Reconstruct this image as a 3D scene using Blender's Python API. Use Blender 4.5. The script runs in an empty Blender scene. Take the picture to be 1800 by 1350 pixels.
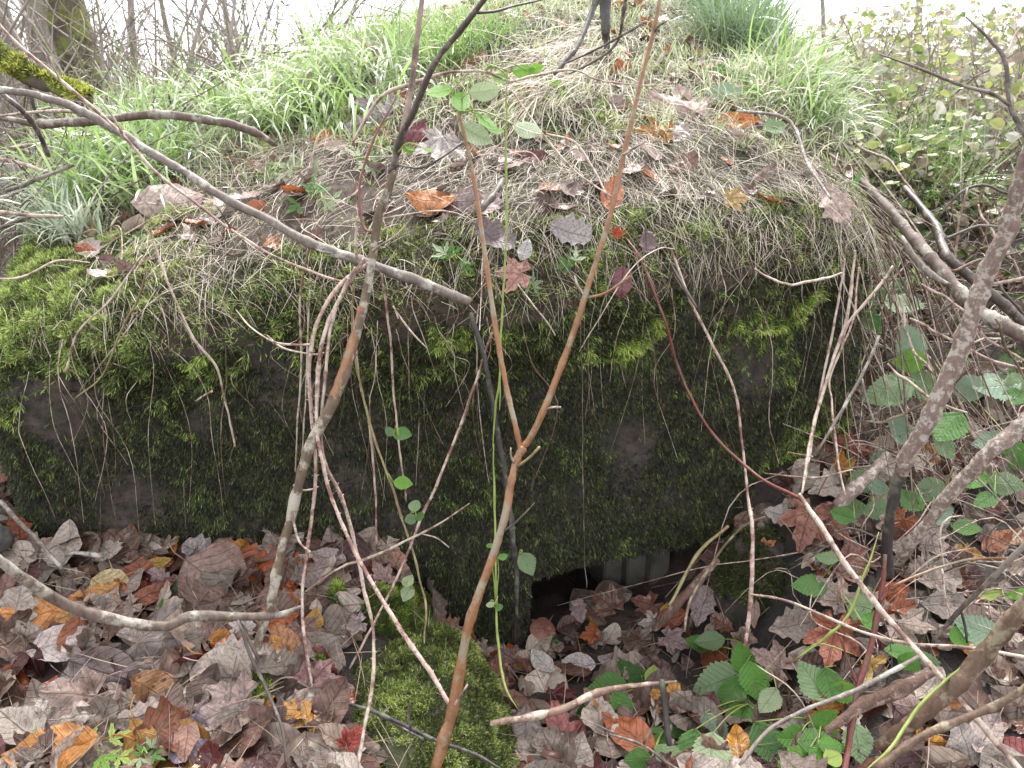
import bpy, math, random
import numpy as np
from mathutils import Vector, Matrix

# ------------------------------------------------------------------ camera, sky, sun, exposure
SC = bpy.context.scene
COL = SC.collection
R = math.radians
F = 1412.0
PITCH = R(20.0)
CAM = np.array([0.0, 0.0, 1.40])
FW = np.array([0.0, math.cos(PITCH), -math.sin(PITCH)])
UP = np.array([0.0, math.sin(PITCH), math.cos(PITCH)])
RT = np.array([1.0, 0.0, 0.0])
cd = bpy.data.cameras.new('camera')
cam = bpy.data.objects.new('camera', cd)
COL.objects.link(cam)
cam.location = CAM
cam.rotation_euler = (R(90) - PITCH, 0, 0)
cd.sensor_width = 36.0
cd.lens = 36.0 * F / 1800.0
cd.clip_start = 0.02
cd.clip_end = 500
cd.dof.use_dof = True
cd.dof.focus_distance = 1.85
cd.dof.aperture_fstop = 7.0
SC.camera = cam

SUN_EL, SUN_ROT = R(58), R(10)
world = bpy.data.worlds.new('World')
SC.world = world
world.use_nodes = True
wn, wl = world.node_tree.nodes, world.node_tree.links
bg = wn['Background']
sky = wn.new('ShaderNodeTexSky')
sky.sky_type = 'NISHITA'
sky.sun_disc = False
sky.sun_elevation = SUN_EL
sky.sun_rotation = SUN_ROT
sky.air_density = 1.0
sky.dust_density = 1.5
sky.ozone_density = 1.0
hs = wn.new('ShaderNodeHueSaturation')
hs.inputs['Saturation'].default_value = 0.10
wl.new(sky.outputs[0], hs.inputs['Color'])
wl.new(hs.outputs[0], bg.inputs[0])
bg.inputs[1].default_value = 0.15
sd = bpy.data.lights.new('sun', 'SUN')
sd.energy = 1.5
sd.angle = R(18)
sd.color = (1.0, 0.97, 0.93)
sun = bpy.data.objects.new('sun', sd)
COL.objects.link(sun)
# direction towards the sun: behind the mound, a little to the right
sdir = Vector((math.sin(SUN_ROT) * math.cos(SUN_EL), math.cos(SUN_ROT) * math.cos(SUN_EL), math.sin(SUN_EL)))
sun.rotation_euler = sdir.to_track_quat('Z', 'Y').to_euler()
sun.location = (0, 3, 6)
SC.view_settings.view_transform = 'Standard'
SC.view_settings.look = 'None'
SC.view_settings.exposure = 2.12
SC.view_settings.gamma = 1.0
SC.view_settings.use_curve_mapping = False
SC.cycles.max_bounces = 6
SC.cycles.transparent_max_bounces = 6

# ------------------------------------------------------------------ helpers
rng = np.random.default_rng(7)
random.seed(7)

def lin(c):
    c = np.asarray(c, float) / 255.0
    return np.where(c <= 0.04045, c / 12.92, ((c + 0.055) / 1.055) ** 2.4)

def col4(c, k=1.0):
    l = lin(c) * k
    return (float(l[0]), float(l[1]), float(l[2]), 1.0)

def _hash(ix, iy, iz, seed):
    h = (ix.astype(np.int64) * 374761393 + iy.astype(np.int64) * 668265263 + iz.astype(np.int64) * 2147483647 + seed * 974711) & 0xFFFFFFFF
    h = ((h ^ (h >> 13)) * 1274126177) & 0xFFFFFFFF
    h = (h ^ (h >> 16)) & 0xFFFFFFFF
    return h / 4294967295.0

def vnoise(x, y, z=0.0, seed=0):
    x = np.asarray(x, float); y = np.asarray(y, float); z = np.asarray(z, float) + np.zeros_like(x)
    ix, iy, iz = np.floor(x), np.floor(y), np.floor(z)
    fx, fy, fz = x - ix, y - iy, z - iz
    fx, fy, fz = [f * f * (3 - 2 * f) for f in (fx, fy, fz)]
    r = 0
    for dx in (0, 1):
        for dy in (0, 1):
            for dz in (0, 1):
                w = (fx if dx else 1 - fx) * (fy if dy else 1 - fy) * (fz if dz else 1 - fz)
                r = r + w * _hash(ix + dx, iy + dy, iz + dz, seed)
    return r * 2 - 1

def fbm(x, y, z=0.0, o=4, seed=0):
    r, a, s = 0, 0.5, 1.0
    for k in range(o):
        r = r + a * vnoise(np.asarray(x) * s, np.asarray(y) * s, np.asarray(z) * s, seed + k)
        a *= 0.5; s *= 2.03
    return r

def sstep(a, b, x):
    t = np.clip((np.asarray(x, float) - a) / (b - a), 0, 1)
    return t * t * (3 - 2 * t)

def ray(px, py):
    px = np.asarray(px, float); py = np.asarray(py, float)
    a = ((px - 900) / F)[..., None]; b = ((675 - py) / F)[..., None]
    return FW + RT * a + UP * b

def PT(px, py, Y):
    d = ray(px, py)
    return CAM + d * (Y / d[..., 1])[..., None] if np.ndim(px) else CAM + d * (Y / d[1])

# --- the lie of the land -------------------------------------------------
X0 = 0.03
def Yf(x):
    x = np.asarray(x, float)
    t = (x - X0) / 0.06
    return 1.78 + 0.36 * 0.06 * np.log1p(np.exp(np.clip(t, -40, 40)))

RND = 0.13
def edgeE(x):
    return np.interp(x, [-1.3, -0.9, -0.5, 0, 0.5, 0.95], [0.90, 0.93, 0.99, 1.03, 1.08, 1.08])

def LX(y):   # left and right flank of the buried block
    return np.interp(y, [1.7, 1.9, 3.0, 4.6], [-1.24, -1.28, -1.55, -2.05])
def RX(y):
    return np.interp(y, [2.0, 2.2, 3.0, 4.6], [0.955, 0.985, 1.13, 1.43])

def Dist(x, y):
    a = (y - Yf(x)) / np.where(x > X0, 1.063, 1.0)
    b = x - LX(y); c = RX(y) - x
    return np.minimum(np.minimum(a, b), c)

def Ttop(x, y, d=None):
    rel = np.clip(y - Yf(x), 0, None)
    sl = np.interp(x, [-1.3, -0.7, 0.0, 0.5, 1.2], [0.26, 0.36, 0.43, 0.42, 0.36])
    rr = 1.45 * np.tanh(rel / 1.45 * 0.95) / 0.95
    z = edgeE(x) + sl * (0.35 * rel + 0.65 * rr) * 1.12
    z = z - 0.35 * np.clip(y - 3.9, 0, None) ** 1.3
    z = z + 0.03 * fbm(x * 5.5, y * 3, o=3, seed=17) + 0.045 * fbm(x * 2.2 + 5, y * 2.2, o=3, seed=11) * sstep(0.0, 0.35, rel) + 0.02 * fbm(x * 9, y * 9, o=3, seed=3)
    if d is None: d = Dist(x, y)
    dd = np.clip(d / RND, 0, 1)
    return z - RND * (1 - np.sqrt(np.clip(1 - (1 - dd) ** 2, 0, 1)))

def G(x, y):
    x = np.asarray(x, float); y = np.asarray(y, float)
    left = 0.30 - 0.10 * sstep(1.8, 1.1, y) + 0.10 * sstep(-1.0, -1.6, x)
    mid = -0.015 + 0.05 * sstep(1.8, 1.2, y)
    right = 0.13 + 0.32 * np.clip((y - 1.2) / 0.9, -0.3, 1.2) ** 1.0
    a = sstep(-0.34, -0.06, x)
    b = sstep(0.40, 0.80, x - 0.25 * (1.9 - y))
    z = left * (1 - a) + mid * a
    z = z * (1 - b) + right * b
    # behind: the land climbs to the level of the mound
    bk_r = np.interp(y, [2.1, 2.6, 3.2, 4.2, 7.0, 12, 90], [0.45, 0.72, 0.98, 1.30, 1.66, 1.80, 1.5])
    bk_l = np.interp(y, [1.8, 2.4, 3.2, 4.2, 7.0, 14, 90], [0.40, 0.58, 0.86, 0.98, 1.05, 1.15, 1.3])
    bk_c = np.interp(y, [3.0, 4.5, 8, 90], [0.6, 1.15, 1.2, 1.3])
    wr = sstep(0.6, 1.2, x / np.maximum(y * 0.36, 0.6)); wlf = sstep(-0.5, -1.1, x / np.maximum(y * 0.36, 0.6))
    bk = bk_c * (1 - wr) * (1 - wlf) + bk_r * wr + bk_l * wlf
    t = sstep(1.95, 2.5, y) * (1 - (1 - sstep(3.2, 3.9, y)) * (1 - wr) * (1 - wlf))
    z = z * (1 - t) + bk * t
    z = z + 0.035 * fbm(x * 3, y * 3, o=3, seed=21) + 0.012 * fbm(x * 14, y * 14, o=2, seed=22)
    return z

def H(x, y):
    d = Dist(x, y)
    return np.where((d > 0) & (y < 4.7), np.maximum(Ttop(x, y, d), G(x, y)), G(x, y))

_hx = np.arange(-2.6, 2.6, 0.008); _hy = np.arange(0.4, 4.9, 0.008)
_HG = H(*np.meshgrid(_hx, _hy))
def HS(x, y):
    ins = (x > -2.58) & (x < 2.58) & (y > 0.42) & (y < 4.88)
    out = np.empty_like(x)
    if ins.any():
        u = (x[ins] + 2.6) / 0.008; v = (y[ins] - 0.4) / 0.008
        i = u.astype(int); j = v.astype(int); fu = u - i; fv = v - j
        out[ins] = (_HG[j, i] * (1 - fu) + _HG[j, i + 1] * fu) * (1 - fv) + (_HG[j + 1, i] * (1 - fu) + _HG[j + 1, i + 1] * fu) * fv
    if (~ins).any(): out[~ins] = H(x[~ins], y[~ins])
    return out
def SURF(px, py, tmax=14.0):
    px = np.atleast_1d(np.asarray(px, float)); py = np.atleast_1d(np.asarray(py, float))
    d = ray(px, py); d = d / np.linalg.norm(d, axis=1)[:, None]
    t = np.full(len(px), 0.7); done = np.zeros(len(px), bool)
    for k in range(900):
        p = CAM + d * t[:, None]
        hit = p[:, 2] < HS(p[:, 0], p[:, 1])
        done |= hit
        t = np.where(done, t, t + 0.004 + 0.004 * t)
        if done.all() or (t[~done] > tmax).all(): break
    lo = t - (0.004 + 0.004 * t); hi = t.copy()
    for k in range(8):
        m = (lo + hi) / 2
        p = CAM + d * m[:, None]
        hit = p[:, 2] < HS(p[:, 0], p[:, 1])
        hi = np.where(hit, m, hi); lo = np.where(hit, lo, m)
    p = CAM + d * hi[:, None]
    return p, done

def NRM(x, y):
    e = 0.012
    dx = (H(x + e, y) - H(x - e, y)) / (2 * e); dy = (H(x, y + e) - H(x, y - e)) / (2 * e)
    dx = np.clip(dx, -6, 6); dy = np.clip(dy, -6, 6)
    n = np.stack([-dx, -dy, np.ones_like(dx)], -1)
    return n / np.linalg.norm(n, axis=-1)[..., None]

def mesh_from(name, V, Fc, mat, smooth=True, colors=None, uvs=None):
    """V (n,3); Fc: (m,k) array or list of arrays"""
    me = bpy.data.meshes.new(name)
    V = np.asarray(V, np.float32)
    if isinstance(Fc, np.ndarray): Fc = [Fc]
    loops = np.concatenate([f.ravel() for f in Fc]).astype(np.int32)
    tot = np.concatenate([np.full(len(f), f.shape[1]) for f in Fc]).astype(np.int32)
    start = np.concatenate([[0], np.cumsum(tot)[:-1]]).astype(np.int32)
    me.vertices.add(len(V)); me.vertices.foreach_set('co', V.ravel())
    me.loops.add(len(loops)); me.loops.foreach_set('vertex_index', loops)
    me.polygons.add(len(tot)); me.polygons.foreach_set('loop_start', start); me.polygons.foreach_set('loop_total', tot)
    if smooth: me.polygons.foreach_set('use_smooth', np.ones(len(tot), bool))
    if uvs is not None:
        u = me.uv_layers.new(name='UVMap')
        u.data.foreach_set('uv', np.asarray(uvs, np.float32).ravel())
    if colors is not None:
        a = me.color_attributes.new('col', 'FLOAT_COLOR', 'POINT')
        c = np.ones((len(V), 4), np.float32); c[:, :3] = colors
        a.data.foreach_set('color', c.ravel())
    me.update(calc_edges=True)
    me.validate()
    if mat: me.materials.append(mat)
    return me

def link(name, me, parent=None, loc=None, label=None, cat=None, group=None, kind=None):
    o = bpy.data.objects.new(name, me)
    COL.objects.link(o)
    if loc is not None: o.location = [float(v) for v in loc]
    if parent is not None: o.parent = parent
    if label: o['label'] = label
    if cat: o['category'] = cat
    if group: o['group'] = group
    if kind: o['kind'] = kind
    return o

# ------------------------------------------------------------------ materials
class NT:
    def __init__(s, name):
        s.m = bpy.data.materials.new(name); s.m.use_nodes = True
        s.t = s.m.node_tree; s.n = s.t.nodes; s.l = s.t.links
        s.b = s.n['Principled BSDF']
        s.out = s.n['Material Output']
    def new(s, t, **k):
        n = s.n.new(t)
        for a, v in k.items(): setattr(n, a, v)
        return n
    def put(s, sock, v):
        if hasattr(v, 'is_linked') or isinstance(v, bpy.types.NodeSocket): s.l.new(v, sock)
        else: sock.default_value = v
    def noise(s, vec, scale, detail=6, rough=0.6, dist=0.0):
        n = s.new('ShaderNodeTexNoise'); s.l.new(vec, n.inputs['Vector'])
        n.inputs['Scale'].default_value = scale; n.inputs['Detail'].default_value = detail
        n.inputs['Roughness'].default_value = rough; n.inputs['Distortion'].default_value = dist
        return n.outputs['Fac']
    def rmp(s, v, a, b, c=0.0, d=1.0):
        n = s.new('ShaderNodeMapRange', clamp=True); s.put(n.inputs[0], v)
        n.inputs[1].default_value = a; n.inputs[2].default_value = b; n.inputs[3].default_value = c; n.inputs[4].default_value = d
        return n.outputs[0]
    def mix(s, f, a, b, mode='MIX'):
        n = s.new('ShaderNodeMix', data_type='RGBA', blend_type=mode)
        s.put(n.inputs[0], f); s.put(n.inputs[6], a); s.put(n.inputs[7], b)
        return n.outputs[2]
    def math(s, op, a, b=0.0, c=None):
        n = s.new('ShaderNodeMath', operation=op); s.put(n.inputs[0], a); s.put(n.inputs[1], b)
        if c is not None: s.put(n.inputs[2], c)
        return n.outputs[0]
    def bump(s, h, strength=0.5, dist=0.01):
        n = s.new('ShaderNodeBump'); n.inputs['Strength'].default_value = strength; n.inputs['Distance'].default_value = dist
        s.l.new(h, n.inputs['Height']); s.l.new(n.outputs[0], s.b.inputs['Normal'])
        return n.outputs[0]
    def obj(s):
        return s.new('ShaderNodeTexCoord').outputs['Object']
    def col(s, v): s.put(s.b.inputs['Base Color'], v)
    def rough(s, v): s.put(s.b.inputs['Roughness'], v)

def mat_ground(name, c1, c2, c3, sc=14, bump=0.8, rough=0.85, patch=2.0):
    t = NT(name); v = t.obj()
    a = t.noise(v, sc, 8, 0.7); b = t.noise(v, patch, 4, 0.6); c = t.noise(v, sc * 9, 4, 0.6)
    k = t.mix(t.rmp(a, 0.35, 0.65), c1, c2)
    k = t.mix(t.rmp(b, 0.48, 0.62), k, c3)
    k = t.mix(t.rmp(c, 0.4, 0.7, 0, 0.35), k, c1)
    t.col(k); t.rough(rough)
    t.bump(t.math('ADD', a, t.math('MULTIPLY', c, 0.35)), bump, 0.02)
    return t.m

M_SOIL = mat_ground('soil', col4((40, 32, 28)), col4((70, 58, 52)), col4((32, 27, 24)), rough=0.6)
M_MOUND = mat_ground('mound_soil', col4((56, 46, 40)), col4((92, 78, 68)), col4((58, 58, 38)), sc=24)
M_WALL = mat_ground('mossy_concrete', col4((32, 29, 27)), col4((94, 82, 74)), col4((48, 47, 38)), sc=26, patch=4.5, rough=0.8)
M_STONE = mat_ground('stone', col4((74, 70, 60)), col4((110, 104, 92)), col4((66, 74, 34)), sc=20)
M_JAMB = mat_ground('grey_concrete', col4((66, 64, 58)), col4((98, 95, 88)), col4((44, 42, 38)), sc=14, bump=0.3, patch=7)

def mat_attr(name, rough=0.5, trans=0.0, spec=0.5, var=0.35, sc=60):
    """colour from the mesh's own col attribute, broken up by noise"""
    t = NT(name)
    a = t.new('ShaderNodeAttribute', attribute_name='col').outputs['Color']
    n = t.noise(t.obj(), sc, 3)
    k = t.mix(t.rmp(n, 0.3, 0.7, 0.0, var), a, (0.0, 0.0, 0.0, 1))
    k2 = t.mix(1.0, k, (1.15, 1.15, 1.15, 1), 'MULTIPLY')
    t.col(k2); t.rough(rough)
    t.b.inputs['Specular IOR Level'].default_value = spec
    if trans > 0:
        tr = t.new('ShaderNodeBsdfTranslucent'); t.l.new(k2, tr.inputs[0])
        ms = t.new('ShaderNodeMixShader'); ms.inputs[0].default_value = trans
        t.l.new(t.b.outputs[0], ms.inputs[1]); t.l.new(tr.outputs[0], ms.inputs[2]); t.l.new(ms.outputs[0], t.out.inputs[0])
    return t.m
M_MOSS = mat_attr('moss', 0.6, 0.25, 0.4)
M_GRASS = mat_attr('grass_blade', 0.25, 0.35, 0.9, 0.15, 30)
M_STALK = mat_attr('dry_stalk', 0.5, 0.1, 0.4, 0.3, 80)

def mat_leaf(name, src, green=False):
    t = NT(name)
    if src == 'obj':
        base = t.new('ShaderNodeObjectInfo').outputs['Color']; rnd = t.new('ShaderNodeObjectInfo').outputs['Random']
    else:
        base = t.new('ShaderNodeAttribute', attribute_name='col').outputs['Color']; rnd = 0.3
    tc = t.new('ShaderNodeTexCoord'); uv = tc.outputs['UV']
    sep = t.new('ShaderNodeSeparateXYZ'); t.l.new(uv, sep.inputs[0])
    ax = t.math('ABSOLUTE', sep.outputs[0])
    side = t.math('SUBTRACT', sep.outputs[1], t.math('MULTIPLY', ax, 0.8))
    fr = t.math('ABSOLUTE', t.math('SUBTRACT', t.math('FRACT', t.math('MULTIPLY', side, 9.0 if green else 8.0)), 0.5))
    v1 = t.rmp(fr, 0.0, 0.09, 1.0, 0.0)
    v2 = t.rmp(ax, 0.004, 0.018, 1.0, 0.0)
    vein = t.math('MAXIMUM', t.math('MULTIPLY', v1, 0.55), v2)
    ob = tc.outputs['Object']
    n1 = t.noise(ob, 22, 5, 0.65, 0.4); n2 = t.noise(ob, 90, 4, 0.6); n3 = t.noise(ob, 9, 3)
    if green:
        k = t.mix(t.rmp(n1, 0.35, 0.65, 0, 0.35), base, t.mix(1.0, base, (0.55, 0.75, 0.5, 1), 'MULTIPLY'))
        k = t.mix(t.math('MULTIPLY', vein, 0.35), k, t.mix(0.5, base, (0.5, 0.6, 0.3, 1)))
        t.rough(t.rmp(n1, 0.3, 0.7, 0.22, 0.42))
    else:
        k = t.mix(t.rmp(n1, 0.40, 0.62, 0, 0.85), base, t.mix(1.0, base, (0.42, 0.36, 0.36, 1), 'MULTIPLY'))
        k = t.mix(t.rmp(n3, 0.5, 0.7, 0, 0.4), k, t.mix(1.0, base, (1.5, 1.35, 1.25, 1), 'MULTIPLY'))
        k = t.mix(t.rmp(n2, 0.62, 0.72, 0, 0.6), k, (0.03, 0.018, 0.014, 1))
        k = t.mix(t.math('MULTIPLY', vein, 0.5), k, t.mix(1.0, base, (0.42, 0.34, 0.32, 1), 'MULTIPLY'))
        t.rough(t.rmp(n1, 0.35, 0.65, 0.16, 0.5))
    t.col(k)
    t.b.inputs['Specular IOR Level'].default_value = 0.5
    h = t.math('ADD', t.math('MULTIPLY', vein, 0.7 if not green else -0.8), t.math('MULTIPLY', n2, 0.5))
    nb = t.bump(h, 0.9, 0.003)
    tr = t.new('ShaderNodeBsdfTranslucent'); t.l.new(k, tr.inputs[0]); t.l.new(nb, tr.inputs['Normal'])
    ms = t.new('ShaderNodeMixShader'); ms.inputs[0].default_value = 0.35 if green else 0.15
    t.l.new(t.b.outputs[0], ms.inputs[1]); t.l.new(tr.outputs[0], ms.inputs[2]); t.l.new(ms.outputs[0], t.out.inputs[0])
    return t.m
M_DEAD = mat_leaf('dead_leaf', 'obj')
M_DEADA = mat_leaf('dead_leaf_litter', 'attr')
M_GREEN = mat_leaf('green_leaf', 'obj', True)
M_GREENA = mat_leaf('green_leaf_mass', 'attr', True)

def mat_bark(name, c1, c2, patch=None, amount=0.5, sc=30, rough=0.6, ring=False, bump=0.4):
    t = NT(name); v = t.obj()
    mp = t.new('ShaderNodeMapping'); t.l.new(v, mp.inputs[0]); mp.inputs['Scale'].default_value = (1, 1, 0.35)
    a = t.noise(mp.outputs[0], sc * 2, 6, 0.65); b = t.noise(v, sc * 0.5, 5, 0.7); c = t.noise(v, sc * 5, 3)
    k = t.mix(t.rmp(a, 0.35, 0.65), col4(c1), col4(c2))
    if patch is not None:
        k = t.mix(t.rmp(b, 1 - amount - 0.05, 1 - amount + 0.04), k, col4(patch))
    k = t.mix(t.rmp(c, 0.55, 0.75, 0, 0.6), k, t.mix(1.0, k, (0.45, 0.4, 0.38, 1), 'MULTIPLY'))
    t.col(k); t.rough(rough)
    t.bump(t.math('ADD', a, t.math('MULTIPLY', c, 0.4)), bump, 0.003)
    return t.m
B = {
 'bow': mat_bark('brown_grey_bark', (76, 62, 54), (112, 98, 88), (150, 144, 134), 0.44, 36, 0.65, bump=0.7),
 'wood': mat_bark('damp_brown_wood', (96, 74, 62), (132, 108, 94), (172, 156, 142), 0.44, 34, 0.6, bump=0.8),
 'orange': mat_bark('orange_brown_bark', (112, 74, 46), (142, 100, 66), (132, 120, 100), 0.44, 30, 0.4),
 'ash': mat_bark('lichened_bark', (78, 64, 50), (108, 92, 74), (158, 152, 138), 0.46, 44, 0.7),
 'ash_top': mat_bark('grey_brown_bark', (110, 90, 80), (140, 118, 104), (80, 60, 50), 0.42, 30, 0.6),
 'grey': mat_bark('grey_bark', (92, 82, 76), (128, 118, 110), (166, 162, 154), 0.43, 44, 0.7),
 'birch': mat_bark('flaking_pale_bark', (104, 88, 80), (132, 112, 102), (170, 160, 150), 0.46, 110, 0.65, bump=1.0),
 'dark': mat_bark('dark_wet_bark', (56, 48, 44), (86, 74, 68), (122, 114, 106), 0.43, 34, 0.5),
 'black': mat_bark('black_wet_bark', (38, 35, 34), (66, 60, 58), (96, 96, 84), 0.42, 26, 0.55, bump=0.8),
 'tan': mat_bark('pale_cane', (146, 126, 112), (194, 180, 166), (112, 86, 76), 0.45, 44, 0.55),
 'pink': mat_bark('pinkish_cane', (140, 112, 102), (196, 178, 166), (112, 76, 68), 0.45, 50, 0.5),
 'red': mat_bark('red_stem', (92, 44, 42), (122, 66, 58), (98, 78, 66), 0.46, 34, 0.4),
 'green': mat_bark('green_stem', (108, 124, 54), (136, 150, 76), (150, 142, 92), 0.42, 26, 0.45),
 'olive': mat_bark('olive_cane', (120, 112, 74), (146, 140, 96), (112, 90, 66), 0.45, 26, 0.5),
 'rot': mat_bark('rotten_wood', (78, 58, 50), (108, 84, 72), (150, 130, 116), 0.42, 60, 0.85, bump=1.2),
 'brown': mat_bark('brown_bark', (76, 58, 46), (106, 84, 66), (134, 122, 102), 0.43, 50, 0.65, bump=0.8),
 'mossy': mat_bark('mossy_bark', (66, 58, 50), (96, 84, 72), (112, 118, 62), 0.48, 16, 0.9, bump=1.0),
 'fartree': mat_bark('far_bark', (126, 116, 110), (152, 142, 136), (112, 118, 72), 0.42, 5, 0.9),  # paled bark: haze over the distant stems put into its colour
}

# ------------------------------------------------------------------ tubes
def catmull(P, n):
    P = np.asarray(P, float)
    if len(P) == 2: 
        t = np.linspace(0, 1, n)[:, None]; return P[0] * (1 - t) + P[1] * t
    Q = np.vstack([2 * P[0] - P[1], P, 2 * P[-1] - P[-2]])
    seg = len(P) - 1
    T = np.linspace(0, seg - 1e-9, n); i = T.astype(int); t = (T - i)[:, None]
    a, b, c, d = Q[i], Q[i + 1], Q[i + 2], Q[i + 3]
    return 0.5 * ((2 * b) + (-a + c) * t + (2 * a - 5 * b + 4 * c - d) * t ** 2 + (-a + 3 * b - 3 * c + d) * t ** 3)

def tube_arrays(P, r, sides=8, knob=0.0, seed=0, wob=0.0, thorns=0, n=None, cap=True):
    P = np.asarray(P, float); r = np.asarray(r, float)
    ln = np.linalg.norm(np.diff(P, axis=0), axis=1).sum()
    if n is None: n = int(np.clip(ln / 0.012, 6, 140))
    C = catmull(P, n); rad = np.interp(np.linspace(0, 1, n), np.linspace(0, 1, len(r)), r)
    s = np.linspace(0, ln, n)
    if wob > 0:
        for k in range(3): C[:, k] += wob * (fbm(s * 9 + seed, s * 0 + k * 7.3, o=3, seed=seed)) * np.minimum(1, s / 0.05)
    if knob > 0:
        rr = np.random.default_rng(seed + 5)
        pos = np.arange(0.04, ln, 0.07) + rr.uniform(-0.02, 0.02, len(np.arange(0.04, ln, 0.07)))
        for p in pos: rad = rad * (1 + knob * np.exp(-((s - p) / 0.006) ** 2))
        rad = rad * (1 + 0.22 * fbm(s * 30, s * 0, o=2, seed=seed))
    T = np.gradient(C, axis=0); T /= np.linalg.norm(T, axis=1)[:, None] + 1e-9
    N = np.zeros_like(T); a = np.array([0, 0, 1.0]) if abs(T[0, 2]) < 0.9 else np.array([1.0, 0, 0])
    N[0] = np.cross(T[0], a); N[0] /= np.linalg.norm(N[0])
    for i in range(1, n):
        v = N[i - 1] - T[i] * np.dot(N[i - 1], T[i]); N[i] = v / (np.linalg.norm(v) + 1e-9)
    Bn = np.cross(T, N)
    th = np.linspace(0, 2 * math.pi, sides, endpoint=False)
    ring = N[:, None, :] * np.cos(th)[None, :, None] + Bn[:, None, :] * np.sin(th)[None, :, None]
    rm = rad[:, None] * (1 + 0.16 * vnoise(s[:, None] * 60 + th * 0, np.cos(th)[None, :] * 1.5 + s[:, None] * 0, np.sin(th)[None, :] * 1.5 + s[:, None] * 0, seed))
    V = (C[:, None, :] + ring * rm[..., None]).reshape(-1, 3)
    i, j = np.meshgrid(np.arange(n - 1), np.arange(sides), indexing='ij')
    q = np.stack([i * sides + j, i * sides + (j + 1) % sides, (i + 1) * sides + (j + 1) % sides, (i + 1) * sides + j], -1).reshape(-1, 4)
    faces = [q]
    if cap:
        V = np.vstack([V, C[0] - T[0] * rad[0] * 0.3, C[-1] + T[-1] * rad[-1] * 0.5]); k0 = len(V) - 2
        jj = np.arange(sides)
        tr = np.vstack([np.stack([(jj + 1) % sides, jj, jj * 0 + k0], -1), np.stack([(n - 1) * sides + jj, (n - 1) * sides + (jj + 1) % sides, jj * 0 + k0 + 1], -1)])
    else: tr = np.zeros((0, 3), int)
    if thorns > 0:
        rr = np.random.default_rng(seed + 9); m = int(ln * thorns)
        for k in range(m):
            ii = rr.integers(2, n - 1); an = rr.uniform(0, 6.28)
            dr = N[ii] * math.cos(an) + Bn[ii] * math.sin(an); h = rr.uniform(0.004, 0.007)
            b0 = C[ii] + dr * rad[ii] * 0.7; w = 0.0016
            k1 = len(V)
            V = np.vstack([V, b0 + T[ii] * w, b0 - T[ii] * w, b0 + np.cross(dr, T[ii]) * w, b0 + dr * h - T[ii] * h * 0.4])
            tr = np.vstack([tr, [[k1, k1 + 2, k1 + 3], [k1 + 2, k1 + 1, k1 + 3], [k1 + 1, k1, k1 + 3]]])
    faces.append(tr)
    return V, faces, C, rad

def tube_obj(name, P, r, mat, parent=None, origin=None, **k):
    tags = {a: k.pop(a) for a in ('label', 'cat', 'group', 'kind') if a in k}
    V, Fc, C, rad = tube_arrays(P, r, **k)
    o = np.asarray(P[0], float) if origin is None else np.asarray(origin, float)
    me = mesh_from(name, V - o, [f for f in Fc if len(f)], mat)
    ob = link(name, me, parent, loc=(o if parent is None else None), **tags)
    return ob

def trace(pts, lift=0.0):
    """control points (px, py, Y) with real distance Y from the camera; Y None = lying on the surface"""
    out = []
    for p in pts:
        if p[2] is None:
            q, _ = SURF(p[0], p[1]); out.append(q[0] + np.array([0, -0.3, 1.0]) * lift)
        else: out.append(PT(p[0], p[1], p[2]))
    return np.array(out)

def pxr(w, Y):  # pixel width -> radius in metres
    return 0.5 * w * Y * 1.06 / F

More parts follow.
